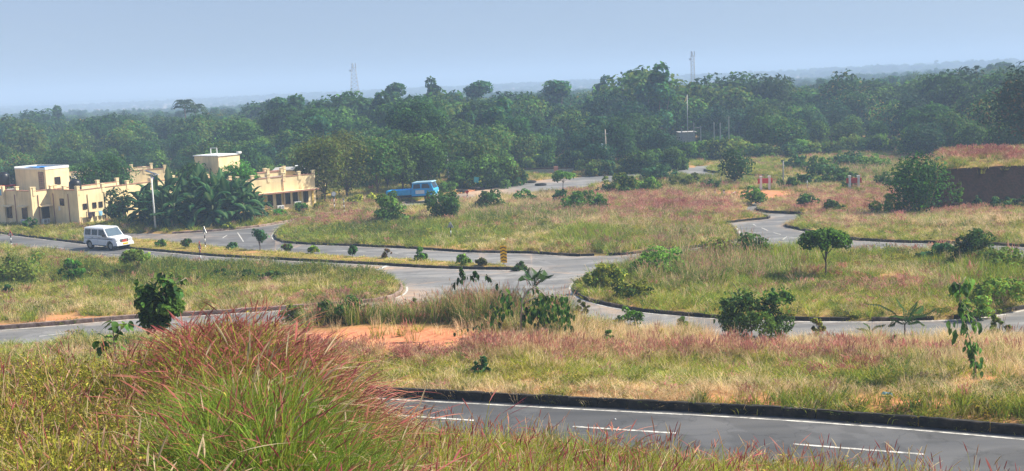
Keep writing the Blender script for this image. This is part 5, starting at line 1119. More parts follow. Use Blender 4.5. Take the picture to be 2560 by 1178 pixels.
rb_ = random.Random(8)
GROVE = [(352, 563, 4.3, 'banana plant at the left end of the grove by the doorway'), (395, 570, 4.9, 'banana plant just behind the solar lamp'), (425, 560, 5.9, 'tall banana plant with upright leaves right of the solar lamp'), (440, 574, 4.6, 'banana plant at the front of the grove left of centre'),
         (470, 562, 5.4, 'banana plant carrying a yellowing leaf near the middle'), (490, 574, 4.4, 'low banana plant in front of the yellowing one'), (520, 560, 5.6, 'banana plant directly above the grey triangular sign'), (535, 572, 4.9, 'front banana plant above the kerb, middle of the grove'),
         (560, 556, 6.0, 'tallest banana plant in front of the small roof room'), (575, 568, 5.0, 'banana plant with broad hanging leaves right of centre'), (598, 556, 5.5, 'banana plant with pale leaf backs near the long wall'), (612, 564, 4.6, 'banana plant near the right end of the grove'),
         (632, 556, 4.3, 'banana plant whose leaves cover the long wall'), (648, 553, 3.1, 'small banana plant at the right tip of the grove'), (375, 556, 4.7, 'banana plant behind the first one at the left'), (410, 575, 3.9, 'low banana plant just right of the lamp foot'), (365, 574, 3.6, 'low banana plant left of the lamp foot'),
         (455, 556, 5.6, 'banana plant at the back, left of the yellowing one'), (505, 556, 5.9, 'tall banana plant at the back near the middle'), (545, 560, 5.4, 'banana plant wedged behind the front middle one')]
for px_, py_, H, lb in GROVE:
    H *= 1.2
    P = hit(px_, py_); t = empty('banana_plant', (P[0], P[1], P[2] + .1), lb, 'banana plant', 'banana plants of the grove', rb_.uniform(0, 6))
    sh_ = H * .47; st = MB(); st.tube([(0, 0, -.2), (.03, .02, sh_ * .5), (0, 0, sh_ + .15)], [.17, .13, .07], 8); st.build('stem', M_BARK if 0 else simple('banana_stem', (.10, .12, .05), .7) if 'BST' not in globals() else BST, t)
    BST = bpy.data.materials['banana_stem']
    nlf = 19
    for i in range(nlf):
        o = link('leaf', rb_.choice(BL), t); f = i / nlf; o.location = (0, 0, sh_ * (.35 + .7 * f)); s_ = H / 5.2 * (1.08 - .2 * f) * rb_.uniform(.85, 1.12)
        o.scale = (s_, s_ * 1.08, s_); o.rotation_euler = (rb_.uniform(-.25, .25), (1.25 - 1.65 * f) * rb_.uniform(.7, 1.2), i * 2.4 + rb_.uniform(-.3, .3))
    for i in range(3): o = link('leaf', DRY if i == 0 else BL[7], t); o.location = (0, 0, sh_ * .55); o.rotation_euler = (0, 1.15 + .3 * rb_.random(), i * 2.1 + rb_.random()); o.scale = (H / 6.4,) * 3

# ------------------------------------------------------------------ vehicles
def wheel(root, x, y, r, wd=.2, rimmat=None, name='wheel', hub=.55):
    w_ = empty(name, (x, y, r)); w_.parent = root
    m = MB(); n = 20; prof = [(r * .62, -wd / 2), (r * .93, -wd / 2), (r, -wd / 2 + .03), (r, wd / 2 - .03), (r * .93, wd / 2), (r * .62, wd / 2)]
    m.add([(a * math.cos(6.283 * k / n), b, a * math.sin(6.283 * k / n)) for a, b in prof for k in range(n)], [(i * n + k, i * n + (k + 1) % n, (i + 1) * n + (k + 1) % n, (i + 1) * n + k) for i in range(5) for k in range(n)], 0, True); m.build('tyre', M_TYRE, w_)
    rm = MB().disc((0, 0, 0), r * .63, 16, 1, wd * .7).disc((0, 0, 0), r * .2, 10, 1, wd * .95); rm.build('rim', rimmat or M_GREYMETAL, w_)
def suv():
    P = hit(272, 621.5, y0=60); d = np.array(hit(420, 634)) - np.array(hit(120, 605)); a = math.atan2(d[1], d[0])
    t = empty('white_vehicle', (P[0], P[1], P[2] + .006), 'boxy white off road vehicle driving on the near carriageway', 'car', rz=a)
    HW = .86
    body = MB(); prof = [(-2.02, .50), (-2.05, .62), (-2.04, 1.12), (.72, 1.14), (1.0, 1.13), (1.86, 1.04), (2.0, .95), (2.02, .55), (1.9, .46), (1.72, .46)]
    def arch(cx): return [(cx + .43 * math.cos(q), .40 + .42 * math.sin(q)) for q in np.linspace(0, math.pi, 7)]
    bot = [(1.72, .46)] + arch(1.30) + [(.8, .42), (-.85, .42)] + arch(-1.30) + [(-1.74, .48)]
    pr = prof[:9] + bot; cols_ = []
    n = len(pr); half = [(x, -HW + (.03 if z > 1.0 else 0) + (.05 if abs(x) > 1.95 else 0), z) for x, z in pr]
    V = half + [(x, -y, z) for x, y, z in half]
    import bmesh
    bm = bmesh.new(); vv = [bm.verts.new(v) for v in V]; f1 = bm.faces.new(vv[:n]); f2 = bm.faces.new(vv[n:][::-1])
    for i in range(n): bm.faces.new((vv[i], vv[(i + 1) % n], vv[(i + 1) % n + n], vv[i + n]))
    bmesh.ops.recalc_face_normals(bm, faces=bm.faces); bmesh.ops.bevel(bm, geom=[e for e in bm.edges if e.calc_face_angle(0) > .8 and e.verts[0].co.z > .9 and e.verts[1].co.z > .9], offset=.05, segments=2, affect='EDGES')
    me = bpy.data.meshes.new('body'); bm.to_mesh(me); bm.free(); me.materials.append(M_CAR); link('body', me, t)
    # cabin: tapered
    cb = MB(); w0, w1 = HW - .04, HW - .13
    cb.add([(-2.02, -w0, 1.12), (.98, -w0, 1.12), (.98, w0, 1.12), (-2.02, w0, 1.12), (-1.93, -w1, 1.78), (.45, -w1, 1.80), (.45, w1, 1.80), (-1.93, w1, 1.78)], [(0, 1, 5, 4), (1, 2, 6, 5), (2, 3, 7, 6), (3, 0, 4, 7)]); cab = cb.build('cabin', M_CAR, t)
    rf = MB(); rf.add([(-1.97, -w1 - .03, 1.78), (.5, -w1 - .03, 1.80), (.5, w1 + .03, 1.80), (-1.97, w1 + .03, 1.78), (-1.85, -w1 + .1, 1.87), (.32, -w1 + .1, 1.88), (.32, w1 - .1, 1.88), (-1.85, w1 - .1, 1.87)], [(0, 1, 5, 4), (1, 2, 6, 5), (2, 3, 7, 6), (3, 0, 4, 7), (4, 5, 6, 7), (3, 2, 1, 0)]); rf.build('roof', M_CAR, t)
    def side(x0, x1, z0, z1, xs=0):     # quad on the sloping side
        out_ = []
        for sgn in (-1, 1):
            f = lambda z: w0 + (w1 - w0) * (z - 1.12) / .67 + .006
            q = [(x0, sgn * f(z0), z0), (x1, sgn * f(z0), z0), (x1 - xs, sgn * f(z1), z1), (x0 + (.04 if x0 < -1.8 else 0), sgn * f(z1), z1)]
            m = MB(); m.add([(a_, b_, c_) for a_, b_, c_ in q] + [(a_, b_ - sgn * .02, c_) for a_, b_, c_ in q], [(0, 1, 2, 3), (7, 6, 5, 4), (0, 4, 5, 1), (1, 5, 6, 2), (2, 6, 7, 3), (3, 7, 4, 0)]); m.build('side_window', M_DARKGLASS, t)
    side(-1.88, -1.12, 1.22, 1.70); side(-1.0, -.28, 1.22, 1.70); side(-.16, .72, 1.22, 1.70, .26)
    m = MB(); m.add([(.985, -w0 + .1, 1.18), (.985, w0 - .1, 1.18), (.50, w1 - .07, 1.76), (.50, -w1 + .07, 1.76), (.95, -w0 + .1, 1.17), (.95, w0 - .1, 1.17), (.47, w1 - .07, 1.75), (.47, -w1 + .07, 1.75)], [(0, 1, 2, 3), (7, 6, 5, 4), (0, 4, 5, 1), (1, 5, 6, 2), (2, 6, 7, 3), (3, 7, 4, 0)]); m.build('windscreen', simple('windscreen_glass', (.10, .14, .17), .08, var=.2, spec=.8), t)
    MB().box(-2.035, -2.0, -.6, .6, 1.25, 1.68).build('rear_window', M_DARKGLASS, t)
    MB().box(1.86, 2.16, -HW + .02, HW - .02, .42, .66, 0, .03, .03).build('front_bumper', M_CAR, t); MB().box(-2.17, -2.03, -HW + .05, HW - .05, .45, .62).build('rear_bumper', M_GREYMETAL, t)
    g = MB().box(2.0, 2.03, -.42, .42, .70, .94).build('grille', M_GREYMETAL, t)
    for i in range(5): MB().box(2.031, 2.045, -.36 + i * .16, -.30 + i * .16, .72, .92).build('slat', M_BLACK, g)
    for y in (-.64, .64): MB().disc((2.0, y, .83), .13, 14, 0, .06).build('headlight', simple('lamp_glass', (.6, .62, .62), .1), t)
    for y in (-.60, .60): MB().box(2.15, 2.17, y - .1, y + .1, .48, .58).build('fog_light', M_WHITE, t)
    MB().box(2.162, 2.175, -.26, .26, .50, .62).build('number_plate', M_YELLOW, t); MB().box(2.045, 2.06, -.22, .22, .74, .86).build('badge', M_RED, t)
    MB().box(2.05, 2.08, -.38, .38, .665, .70).build('garland', M_ORANGE, t)
    for s_ in (-1, 1):
        MB().box(-1.95, 1.6, s_ * (HW + .002) - .008, s_ * (HW + .002) + .008, .92, .955).build('side_stripe', M_BLACK, t)
        MB().box(-.75, .75, min(s_ * HW, s_ * (HW + .1)), max(s_ * HW, s_ * (HW + .1)), .36, .42).build('side_step', M_BLACK, t)
        MB().box(.62, .78, min(s_ * (HW - .02), s_ * (HW + .2)), max(s_ * (HW - .02), s_ * (HW + .2)), 1.15, 1.33).build('mirror', M_BLACK, t)
        for xx in (-1.06, -.22, .76): MB().box(xx - .006, xx + .006, s_ * (HW + .002) - .004, s_ * (HW + .002) + .004, .5, 1.1).build('door_gap', M_GREYMETAL, t)
        for xx in (-.85, -.03): MB().box(xx - .07, xx + .07, s_ * (HW + .015) - .015, s_ * (HW + .015) + .015, 1.0, 1.03).build('door_handle', M_BLACK, t)
        for cx in (1.30, -1.30):
            fl = MB(); q = [(cx + r_ * math.cos(w_), .40 + r_ * math.sin(w_)) for r_ in (.41, .49) for w_ in np.linspace(0, math.pi, 9)]
            fl.add([(x, s_ * (HW - .01), z) for x, z in q] + [(x, s_ * (HW + .04), z) for x, z in q], [(i, i + 1, i + 10, i + 9) for i in range(8)] + [(18 + i, 27 + i, 28 + i, 19 + i) for i in range(8)] + [(9 + i, 10 + i, 28 + i, 27 + i) for i in range(8)]); fl.build('wheel_arch', M_CAR, t)
            wheel(t, cx, s_ * (HW - .12), .37, .22)
    MB().box(-1.9, 1.8, -.6, .6, .30, .5).build('chassis', M_BLACK, t)
    t.scale = (1.13, 1.06, 1.06); t.rotation_euler[2] += math.radians(7)
suv()
def truck():
    P = hit(1030, 511, y0=90); t = empty('blue_truck', (P[0], 138.0, float(zb(P[0], 138)) + .05), 'old blue flatbed truck parked behind the bushes', 'truck', rz=math.radians(-14)); t.rotation_euler[1] = math.radians(-2.5)
    s = 1.0
    MB().box(-2.9, 2.7, -.7, .7, .55, .8).build('chassis', M_BLACK, t)
    bed = MB().box(-3.0, .05, -1.0, 1.0, .88, .98); bed = bed.build('bed_floor', M_BLUE, t)
    for nm2, a in [('side_board', (-3.0, .05, -1.03, -.97)), ('side_board', (-3.0, .05, .97, 1.03)), ('tail_board', (-3.05, -3.0, -1.03, 1.03)), ('head_board', (0.0, .06, -.96, .96))]:
        q = MB().box(*a, .981, 1.50).build(nm2, M_BLUE, t)
        if nm2 == 'side_board':
            for k in range(4): MB().box(-2.8 + k * .85, -2.72 + k * .85, a[2] - .03, a[2] - .001, .95, 1.48).build('rib', M_BLUE, q)
    c = MB(); c.prism([(.12, .72), (2.85, .70), (2.92, 1.35), (2.86, 1.45), (.12, 1.5)], -1.0, 1.0); c.build('cab_lower', M_BLUE, t)
    c = MB(); c.add([(.14, -.98, 1.5), (2.86, -.98, 1.45), (2.86, .98, 1.45), (.14, .98, 1.5), (.3, -.86, 2.22), (2.55, -.86, 2.24), (2.55, .86, 2.24), (.3, .86, 2.22)], [(0, 1, 5, 4), (1, 2, 6, 5), (2, 3, 7, 6), (3, 0, 4, 7), (4, 5, 6, 7)]); c.build('cab_upper', M_BLUE, t)
    MB().box(.2, 2.75, -.92, .92, 2.242, 2.33, 0, .08, .08).build('roof', simple('pale_blue_paint', (.35, .55, .65), .4), t)
    for s_ in (-1, 1):
        for x0, x1, xs in ((.38, 1.28, .05), (1.42, 2.42, .16)):
            f = lambda z: .98 - .12 * (z - 1.5) / .72 + .006
            m = MB(); q = [(x0, s_ * f(1.58), 1.58), (x1, s_ * f(1.58), 1.58), (x1 - xs, s_ * f(2.1), 2.1), (x0 + .05, s_ * f(2.1), 2.1)]
            m.add(q + [(a_, b_ - s_ * .03, c_) for a_, b_, c_ in q], [(0, 1, 2, 3), (7, 6, 5, 4), (0, 4, 5, 1), (1, 5, 6, 2), (2, 6, 7, 3), (3, 7, 4, 0)]); m.build('side_window', M_DARKGLASS, t)
        MB().box(2.3, 2.45, s_ * 1.12 - .05, s_ * 1.12 + .05, 1.55, 1.85).build('mirror', M_BLACK, t)
        for x in (-2.1, 2.05): wheel(t, x, s_ * .82, .42, .26, M_RED)
    m = MB(); m.add([(2.87, -.8, 1.52), (2.87, .8, 1.52), (2.60, .74, 2.15), (2.60, -.74, 2.15), (2.83, -.8, 1.52), (2.83, .8, 1.52), (2.55, .74, 2.15), (2.55, -.74, 2.15)], [(0, 1, 2, 3), (7, 6, 5, 4), (0, 4, 5, 1), (1, 5, 6, 2), (2, 6, 7, 3), (3, 7, 4, 0)]); m.build('windscreen', M_DARKGLASS, t)
    MB().box(2.86, 3.05, -1.0, 1.0, .55, .75).build('bumper', M_WHITE, t); MB().box(.65, 1.75, -1.022, -1.003, .95, 1.38).build('white_panel', M_WHITE, t)
    for y in (-.75, .75): MB().disc((2.93, y, 1.0), .12, 12, 0, .05).build('headlight', M_WHITE, t)
truck()

# ------------------------------------------------------------------ signs, posts, lamps, masts
def striped(root, h, r_=.04, n=None, z0=0, first=0):
    n = n or max(4, int(h / .27)); seg = h / n
    for i in range(n):
        MB().tube([(0, 0, z0 + i * seg), (0, 0, z0 + (i + 1) * seg)], r_, 8).build('pole_band', M_BLACK if (i + first) % 2 else M_WHITE, root)
def footing(px_, py_, D=None):
    P = hit(px_, py_) if D is None else at(px_, py_, D); return P[0], P[1], float(zb(P[0], P[1])) + .06
def tri(root, z, s_, face, back, border=None, yo=0):
    h = s_ * .866; m = MB().add([(-s_ / 2, -.012, z), (s_ / 2, -.012, z), (0, -.012, z + h), (-s_ / 2, .012, z), (s_ / 2, .012, z), (0, .012, z + h)], [(0, 1, 2), (5, 4, 3), (0, 3, 4, 1), (1, 4, 5, 2), (2, 5, 3, 0)])
    pl = m.build('sign_plate', back if border is None else border, root)
    if border is not None:
        k = .68; c = z + h / 3; MB().add([(-s_ / 2 * k, -.018, c - h / 3 * k), (s_ / 2 * k, -.018, c - h / 3 * k), (0, -.018, c + 2 * h / 3 * k), (-s_ / 2 * k, -.013, c - h / 3 * k), (s_ / 2 * k, -.013, c - h / 3 * k), (0, -.013, c + 2 * h / 3 * k)], [(0, 1, 2), (0, 3, 4, 1), (1, 4, 5, 2), (2, 5, 3, 0)]).build('white_field', face, pl)
        MB().add([(-.05, -.024, c - .12), (.03, -.024, c - .12), (.04, -.024, c + .04), (.11, -.024, c + .10), (.02, -.024, c + .19), (-.05, -.024, c + .08), (-.05, -.019, c - .12), (.03, -.019, c - .12), (.04, -.019, c + .04), (.11, -.019, c + .10), (.02, -.019, c + .19), (-.05, -.019, c + .08)], [(0, 1, 2, 3, 4, 5)] + [(i, i + 6, (i + 1) % 6 + 6, (i + 1) % 6) for i in range(6)]).build('symbol', M_BLACK, pl)
def sign_tri(px_, py_, h, s_, lab, rz, red=True, D=None):
    t = empty('warning_sign', footing(px_, py_, D), lab, 'road sign', rz=rz); striped(t, h, .045)
    tri(t, h - .05, s_, M_WHITE, M_GREYMETAL, M_RED if red else None); t2 = MB().tube([(0, .04, h), (0, .04, h + s_ * .5)], .03, 6).build('bracket', M_GREYMETAL, t); return t
sign_tri(29, 617, 1.05, .62, 'red bordered triangular warning sign at the left picture edge', -.35)
t = sign_tri(503, 667, 1.35, .72, 'red bordered warning sign seen obliquely beside the near carriageway', -.95)
MB().box(-.16, .16, -.03, -.01, 1.08, 1.26).build('lower_plate', M_RED, t)
sign_tri(514, 623, 1.45, .62, 'grey back of a triangular sign on the median, below the banana plants', 2.45, False)
sign_tri(1128, 606, 1.25, .62, 'grey back of a triangular sign in front of the central island grass', 2.7, False)
t = empty('round_sign', footing(837, 532), 'round grey sign back on a striped pole by the dark trees', 'road sign', rz=.3); striped(t, 1.75, .05); MB().disc((0, 0, 2.05), .3, 20, 1, .03).build('disc', M_GREYMETAL, t); MB().disc((0, -.02, 2.05), .22, 20, 1, .02).build('ring', M_WHITE, t)
t = empty('striped_post', footing(861, 532), 'short black and white striped post right of the round sign', 'post'); striped(t, 1.35, .05); MB().box(-.1, .1, -.1, .1, 1.35, 1.5).build('cap', M_GREYMETAL, t)
t = empty('white_board_sign', footing(158, 566, None), 'small white board on a striped pole in front of the shaded wall', 'road sign', rz=.2); striped(t, 1.7, .04); MB().box(-.32, .32, -.03, .0, 1.7, 2.15).build('board', M_WHITE, t)
t = empty('small_red_sign', footing(1169, 507), 'small dark red give way sign beside the bushes right of the truck', 'road sign', rz=.2); striped(t, .9, .045)
MB().add([(-.28, -.012, 1.35), (.28, -.012, 1.35), (0, -.012, .88), (-.28, .012, 1.35), (.28, .012, 1.35), (0, .012, .88)], [(0, 2, 1), (3, 4, 5), (0, 1, 4, 3), (1, 2, 5, 4), (2, 0, 3, 5)]).build('sign_plate', M_RED, t)
t = empty('blue_green_sign', footing(1189, 478, None), 'tilted blue green rectangular sign in front of the shrubs', 'road sign', rz=.15); t.rotation_euler[1] = .12; MB().tube([(0, 0, 0), (0, 0, 1.3)], .04, 7).build('pole', M_BLACK, t); MB().box(-.32, .3, -.03, 0, 1.05, 1.75).build('board', simple('teal_board', (.05, .33, .36), .5), t)
# yellow hazard marker with black chevrons
t = empty('hazard_marker', footing(1260, 664), 'yellow hazard board with black chevrons at the median tip', 'hazard marker', rz=-.1)
MB().box(-.03, .03, .01, .05, -.1, .35).build('post', M_GREYMETAL, t); t.scale = (1.15, 1, 1.12); bd = MB().box(-.2, .2, -.015, .01, .12, 1.2).build('board', M_YELLOW, t)
for i in range(5):
    z = .17 + i * .205; MB().add([(-.198, -.022, z), (0, -.022, z + .10), (.198, -.022, z), (.198, -.022, z + .06), (0, -.022, z + .16), (-.198, -.022, z + .06)] + [(-.198, -.016, z), (0, -.016, z + .10), (.198, -.016, z), (.198, -.016, z + .06), (0, -.016, z + .16), (-.198, -.016, z + .06)], [(0, 1, 4, 5), (1, 2, 3, 4)] + [(i_, i_ + 6, (i_ + 1) % 6 + 6, (i_ + 1) % 6) for i_ in range(6)]).build('chevron', M_BLACK, bd)
def solar_lamp(px_, py_, h, lab, D=None, side=-1):
    t = empty('solar_street_lamp', footing(px_, py_, D), lab, 'street lamp'); MB().tube([(0, 0, 0), (0, 0, h * .5), (0, 0, h)], [.10, .08, .06], 10).build('pole', M_WHITE, t); MB().box(-.2, .2, -.2, .2, -.2, .1).build('base', M_CONC, t)
    MB().tube([(0, 0, h - .35), (-side * .5, -.2, h - .1)], .03, 6).build('arm', M_WHITE, t); hd = MB().box(-side * .5 - .35, -side * .5 + .35, -.32, -.1, h - .14, h - .06).build('lamp_head', M_WHITE, t)
    m = MB().add([(side * .55, -.35, h + .35), (side * .55, .35, h + .35), (-side * .45, .35, h - .02), (-side * .45, -.35, h - .02), (side * .55, -.35, h + .30), (side * .55, .35, h + .30), (-side * .45, .35, h - .07), (-side * .45, -.35, h - .07)], [(0, 1, 2, 3), (7, 6, 5, 4), (0, 4, 5, 1), (1, 5, 6, 2), (2, 6, 7, 3), (3, 7, 4, 0)])
    m.build('solar_panel', M_DARKGLASS, t); return t
solar_lamp(389, 573, 5.85, 'white solar street lamp in front of the banana grove', 116.5)
lp = solar_lamp(1121, 430, 4.9, 'slim lamp post right of the truck cab, lamp head on top', 156, 1); lp.scale = (.6, .6, 1); lp.location.z = float(zb(lp.location.x, 156)) - .3
t = empty('utility_pole', footing(1516, 432), 'tall concrete utility pole rising in front of the dark forest', 'utility pole'); up_h = 14 - (322 - 188) * t.location.y / 2900 - t.location.z
MB().tube([(0, 0, -.2), (0, 0, up_h * .5), (0, 0, up_h)], [.16, .13, .09], 8).build('pole', M_PALE_BARK, t); MB().box(-.5, .02, -.03, .03, up_h * .62, up_h * .62 + .05).build('arm', M_GREYMETAL, t); MB().box(-.62, -.34, -.1, .1, up_h * .6, up_h * .68).build('lamp_head', M_WHITE, t); MB().box(-.4, .4, -.04, .04, up_h - .7, up_h - .62).build('crossarm', M_GREYMETAL, t); MB().box(-.14, .14, -.2, -.15, .1, .7).build('meter_box', M_WHITE, t)
t = empty('round_white_sign', footing(1665, 418), 'small white round sign at the forest edge by the far road', 'road sign'); MB().tube([(0, 0, 0), (0, 0, 1.3)], .05, 6).build('pole', M_GREYMETAL, t); MB().disc((0, 0, 1.6), .36, 18, 1, .03).build('disc', M_WHITE, t)
t = tag(MB().tube([(0, 0, -.3), (0.03, 0, 1.6), (0.02, 0, 3.0)], [.10, .09, .07], 7).build('concrete_post', M_CONC, None, footing(1958, 466)), 'slim pale concrete post behind the left barrier', 'post')
for px_, py_, h, lb in [(1773, 474, 1.1, 'thin green stake left of the round field tree'), (1802, 470, 1.3, 'thin green stake beside the round field tree'), (2018, 482, 1.3, 'thin grey stake between the two barriers')]:
    tag(MB().tube([(0, 0, -.1), (0, 0, h)], .035, 6).build('stake', M_GREYMETAL, None, footing(px_, py_)), lb, 'stake')
for px_, lb in [(1765, 'leftmost'), (1787, 'middle'), (1810, 'rightmost')]:
    t = empty('guard_stone', footing(px_, 488), f'{lb} of three little white guard stones before the red earth', 'guard stone', 'white guard stones'); MB().box(-.13, .13, -.13, .13, -.1, .42, 0, .03, .03).build('stone', M_WHITE, t); MB().box(-.1, .1, -.1, .1, .42, .55).build('painted_top', M_BLACK, t)
def barrier(px_, py_, lb):
    t = empty('culvert_barrier', footing(px_, py_), lb, 'barrier', rz=-.05)
    t.location.z += .45; t.scale = (1.15, 1.15, 1.15)
    for x in (-.42, .42): q = MB().box(x - .11, x + .11, -.13, .13, -.2, 1.05).build('post', M_WHITE, t); MB().box(x - .13, x + .13, -.15, .15, 1.05, 1.15).build('cap', M_WHITE, q)
    for x0, x1 in ((-.72, -.532), (-.308, .308), (.532, .72)): MB().box(x0, x1, -.08, .08, .42, .92).build('red_panel', M_RED, t)
bA = barrier(1913, 480, 'left red and white barrier, above the red earth patch'); barrier(2135, 480, 'right red and white barrier, standing in the pinkish field')
t = empty('pipe_rail', footing(1838, 493), 'low white pipe rail at the left of the red earth patch', 'rail', rz=.4); MB().box(-.03, .03, -.03, .03, -.1, .6).build('post', M_WHITE, t); MB().tube([(0, 0, .55), (-1.0, 0, .05)], .04, 6).build('rail', M_WHITE, t)
def mast(px_, ytop, D, w0, w1, lb):
    p = at(px_, ytop, D); z0 = float(ground(p[0], D)); h = p[2] - z0; t = empty('lattice_mast', (p[0], D, z0), lb, 'mast')
    L = MB(); n = 14
    for sx in (-1, 1):
        for sy in (-1, 1): MB().tube([(sx * w0 / 2, sy * w0 / 2, 0), (sx * w1 / 2, sy * w1 / 2, h * .92)], [.10, .07], 5).build('leg', M_CONC, t)
    br = MB()
    for i in range(n):
        a, b = i / n, (i + 1) / n; wa, wb = (w0 + (w1 - w0) * a) / 2, (w0 + (w1 - w0) * b) / 2; za, zb_ = h * .92 * a, h * .92 * b
        for s_ in (-1, 1):
            br.tube([(-wa, s_ * wa, za), (wb, s_ * wb, zb_)], .045, 4); br.tube([(wa, s_ * wa, za), (-wb, s_ * wb, zb_)], .045, 4); br.tube([(s_ * wa, -wa, za), (s_ * wb, wb, zb_)], .045, 4); br.tube([(-wb, s_ * wb, zb_), (wb, s_ * wb, zb_)], .06, 4)
    br.build('bracing', M_CONC, t)
    for i in range(3): MB().box(w1 * .6 * math.cos(i * 2.1) - .25, w1 * .6 * math.cos(i * 2.1) + .25, w1 * .6 * math.sin(i * 2.1) - .15, w1 * .6 * math.sin(i * 2.1) + .15, h * .9, h * .9 + 2.6).build('antenna', M_WHITE, t)
    MB().tube([(0, 0, h * .9), (0, 0, h)], .1, 5).build('spike', M_GREYMETAL, t); MB().disc((-w1 * .8, -w1 * .5, h * .86), .6, 14, 1, .4).build('dish', M_WHITE, t)
mast(883, 157, 620, 6.5, 2.0, 'hazy grey lattice mast with antennas on the left of the skyline'); mast(1731, 128, 560, 2.0, 1.5, 'slim straight lattice mast rising above the right trees')
p = at(1718, 262, 186); t = empty('pennant', (p[0], 186, float(zb(p[0], 186))), 'yellow and white pennant on a pole against the dark trees', 'flag'); hh = p[2] - t.location.z + 1.6
MB().tube([(0, 0, 0), (0, 0, hh)], .045, 5).build('pole', M_GREYMETAL, t); fl = MB().add([(0, -.02, hh), (0, -.02, hh - .8), (-.6, -.02, hh - 1.35), (-.25, -.02, hh - .7), (0, .02, hh), (0, .02, hh - .8), (-.6, .02, hh - 1.35), (-.25, .02, hh - .7)], [(0, 3, 2, 1), (4, 5, 6, 7), (0, 1, 5, 4), (1, 2, 6, 5), (2, 3, 7, 6), (3, 0, 4, 7)]).build('cloth', simple('yellow_cloth', (.8, .62, .2), .8), t)
# lying tyres, litter, small stones
def tyre_mesh(): 
    m = MB(); n, k = 20, 8
    m.add([((.42 + .13 * math.cos(6.283 * j / k)) * math.cos(6.283 * i / n), (.42 + .13 * math.cos(6.283 * j / k)) * math.sin(6.283 * i / n), .12 + .12 * math.sin(6.283 * j / k)) for i in range(n) for j in range(k)], [(i * k + j, ((i + 1) % n) * k + j, ((i + 1) % n) * k + (j + 1) % k, i * k + (j + 1) % k) for i in range(n) for j in range(k)], 0, True); return m.mesh('lying_tyre', M_TYRE)
TM = tyre_mesh()
for px_, py_, lb in [(1155, 483, 'old tyre lying nearest the blue truck'), (1189, 476, 'old tyre lying under the blue green sign'), (1270, 464, 'old tyre lying below the left end of the wall'), (1327, 457, 'old tyre lying closest to the compound wall'), (1352, 464, 'old tyre lying beside the umbrella sapling')]:
    P = hit(px_, py_); o = link('lying_tyre', TM, None, (P[0], P[1], P[2] + .17 * (0 if py_ > 400 and in_roads(np.array([[P[0], P[1]]]))[0] else 1)), 0); o.scale = (1.45, 1.45, 1.2); tag(o, lb, 'tyre', 'old tyres lying by the road')
tag(MB().box(-1.6, 1.6, -.25, .25, 0, .22, 0, .08, .06).build('dark_slab', M_WOOD, None, tuple(hit(1480, 472)), .2), 'dark slab lying where the far road bends behind bushes', 'slab')
def crumple(px_, py_, w_, lab, mat, sd):
    rr_ = random.Random(sd); m = MB(); n = 6; vs = [((i / n - .5) * w_, (j / n - .5) * w_ * .5, .04 + rr_.uniform(0, .12)) for i in range(n + 1) for j in range(n + 1)]
    m.add(vs, [(i * (n + 1) + j, (i + 1) * (n + 1) + j, (i + 1) * (n + 1) + j + 1, i * (n + 1) + j + 1) for i in range(n) for j in range(n)]); P = hit(px_, py_); tag(m.build('plastic_litter', mat, None, (P[0], P[1], P[2] + .2), sd), lab, 'litter')
M_PLASTIC = simple('white_plastic', (.7, .68, .6), .4); crumple(1256, 607, .5, 'larger scrap of pale plastic on the island verge', M_PLASTIC, 1); crumple(1282, 616, .3, 'smaller scrap of pale plastic nearer the kerb', M_PLASTIC, 2); crumple(2218, 1008, .3, 'bluish plastic scrap in the grass above the near kerb', M_LBLUE, 3)
def pebble(px_, py_, r_, lab):
    rr_ = random.Random(px_); m = MB(); vs = []; 
    for i in range(4):
        for k in range(7): a = 6.283 * k / 7; q = math.sin((i + .5) / 4 * math.pi) * r_ * rr_.uniform(.8, 1.2); vs.append((q * math.cos(a), q * math.sin(a), r_ * .7 * (1 - math.cos((i + .5) / 4 * math.pi)) * rr_.uniform(.9, 1.1)))
    m.add(vs, [(i * 7 + k, i * 7 + (k + 1) % 7, (i + 1) * 7 + (k + 1) % 7, (i + 1) * 7 + k) for i in range(3) for k in range(7)] + [tuple(range(7))[::-1], tuple(range(21, 28))]); P = hit(px_, py_); tag(m.build('white_stone', M_WHITE, None, (P[0], P[1], P[2] + .004)), lab, 'stone')
pebble(1538, 1050, .03, 'tiny white stone lying on the near road'); pebble(1369, 478, .16, 'left white stone under the umbrella sapling'); pebble(1380, 480, .15, 'right white stone under the umbrella sapling')

# ------------------------------------------------------------------ saplings with large leaves
def leaf_mesh(seed, c, L=1.0, wd=.28, curl=.35):
    rr_ = random.Random(seed); n = 5; V = []; Cc = []; Fs = []
    for i in range(n + 1):
        t = i / n; w_ = wd * math.sin(math.pi * (t * .92 + .04)) ** .8; z = -curl * t * t; g = rr_.uniform(.75, 1.25)
        V += [(t * L, -w_, z + .25 * w_), (t * L, 0, z), (t * L, w_, z + .25 * w_)]; Cc += [tuple(x * g for x in c)] * 3
    for i in range(n): Fs += [(i * 3, i * 3 + 1, i * 3 + 4, i * 3 + 3), (i * 3 + 1, i * 3 + 2, i * 3 + 5, i * 3 + 4)]
    return mesh_np('leaf', V, Fs, M_LEAF, Cc, True)
LV = [leaf_mesh(i, c, 1, w_, cu) for i, (c, w_, cu) in enumerate([((.045, .11, .025), .26, .3), ((.06, .15, .03), .3, .5), ((.11, .22, .035), .27, .2), ((.03, .075, .022), .3, .6), ((.17, .27, .05), .25, .4)])]
LT = [leaf_mesh(i + 20, c, 1, w_, cu) for i, (c, w_, cu) in enumerate([((.08, .20, .04), .28, .5), ((.11, .25, .05), .31, .8), ((.19, .33, .08), .26, .3), ((.05, .12, .035), .29, .9)])]
rl = random.Random(31)
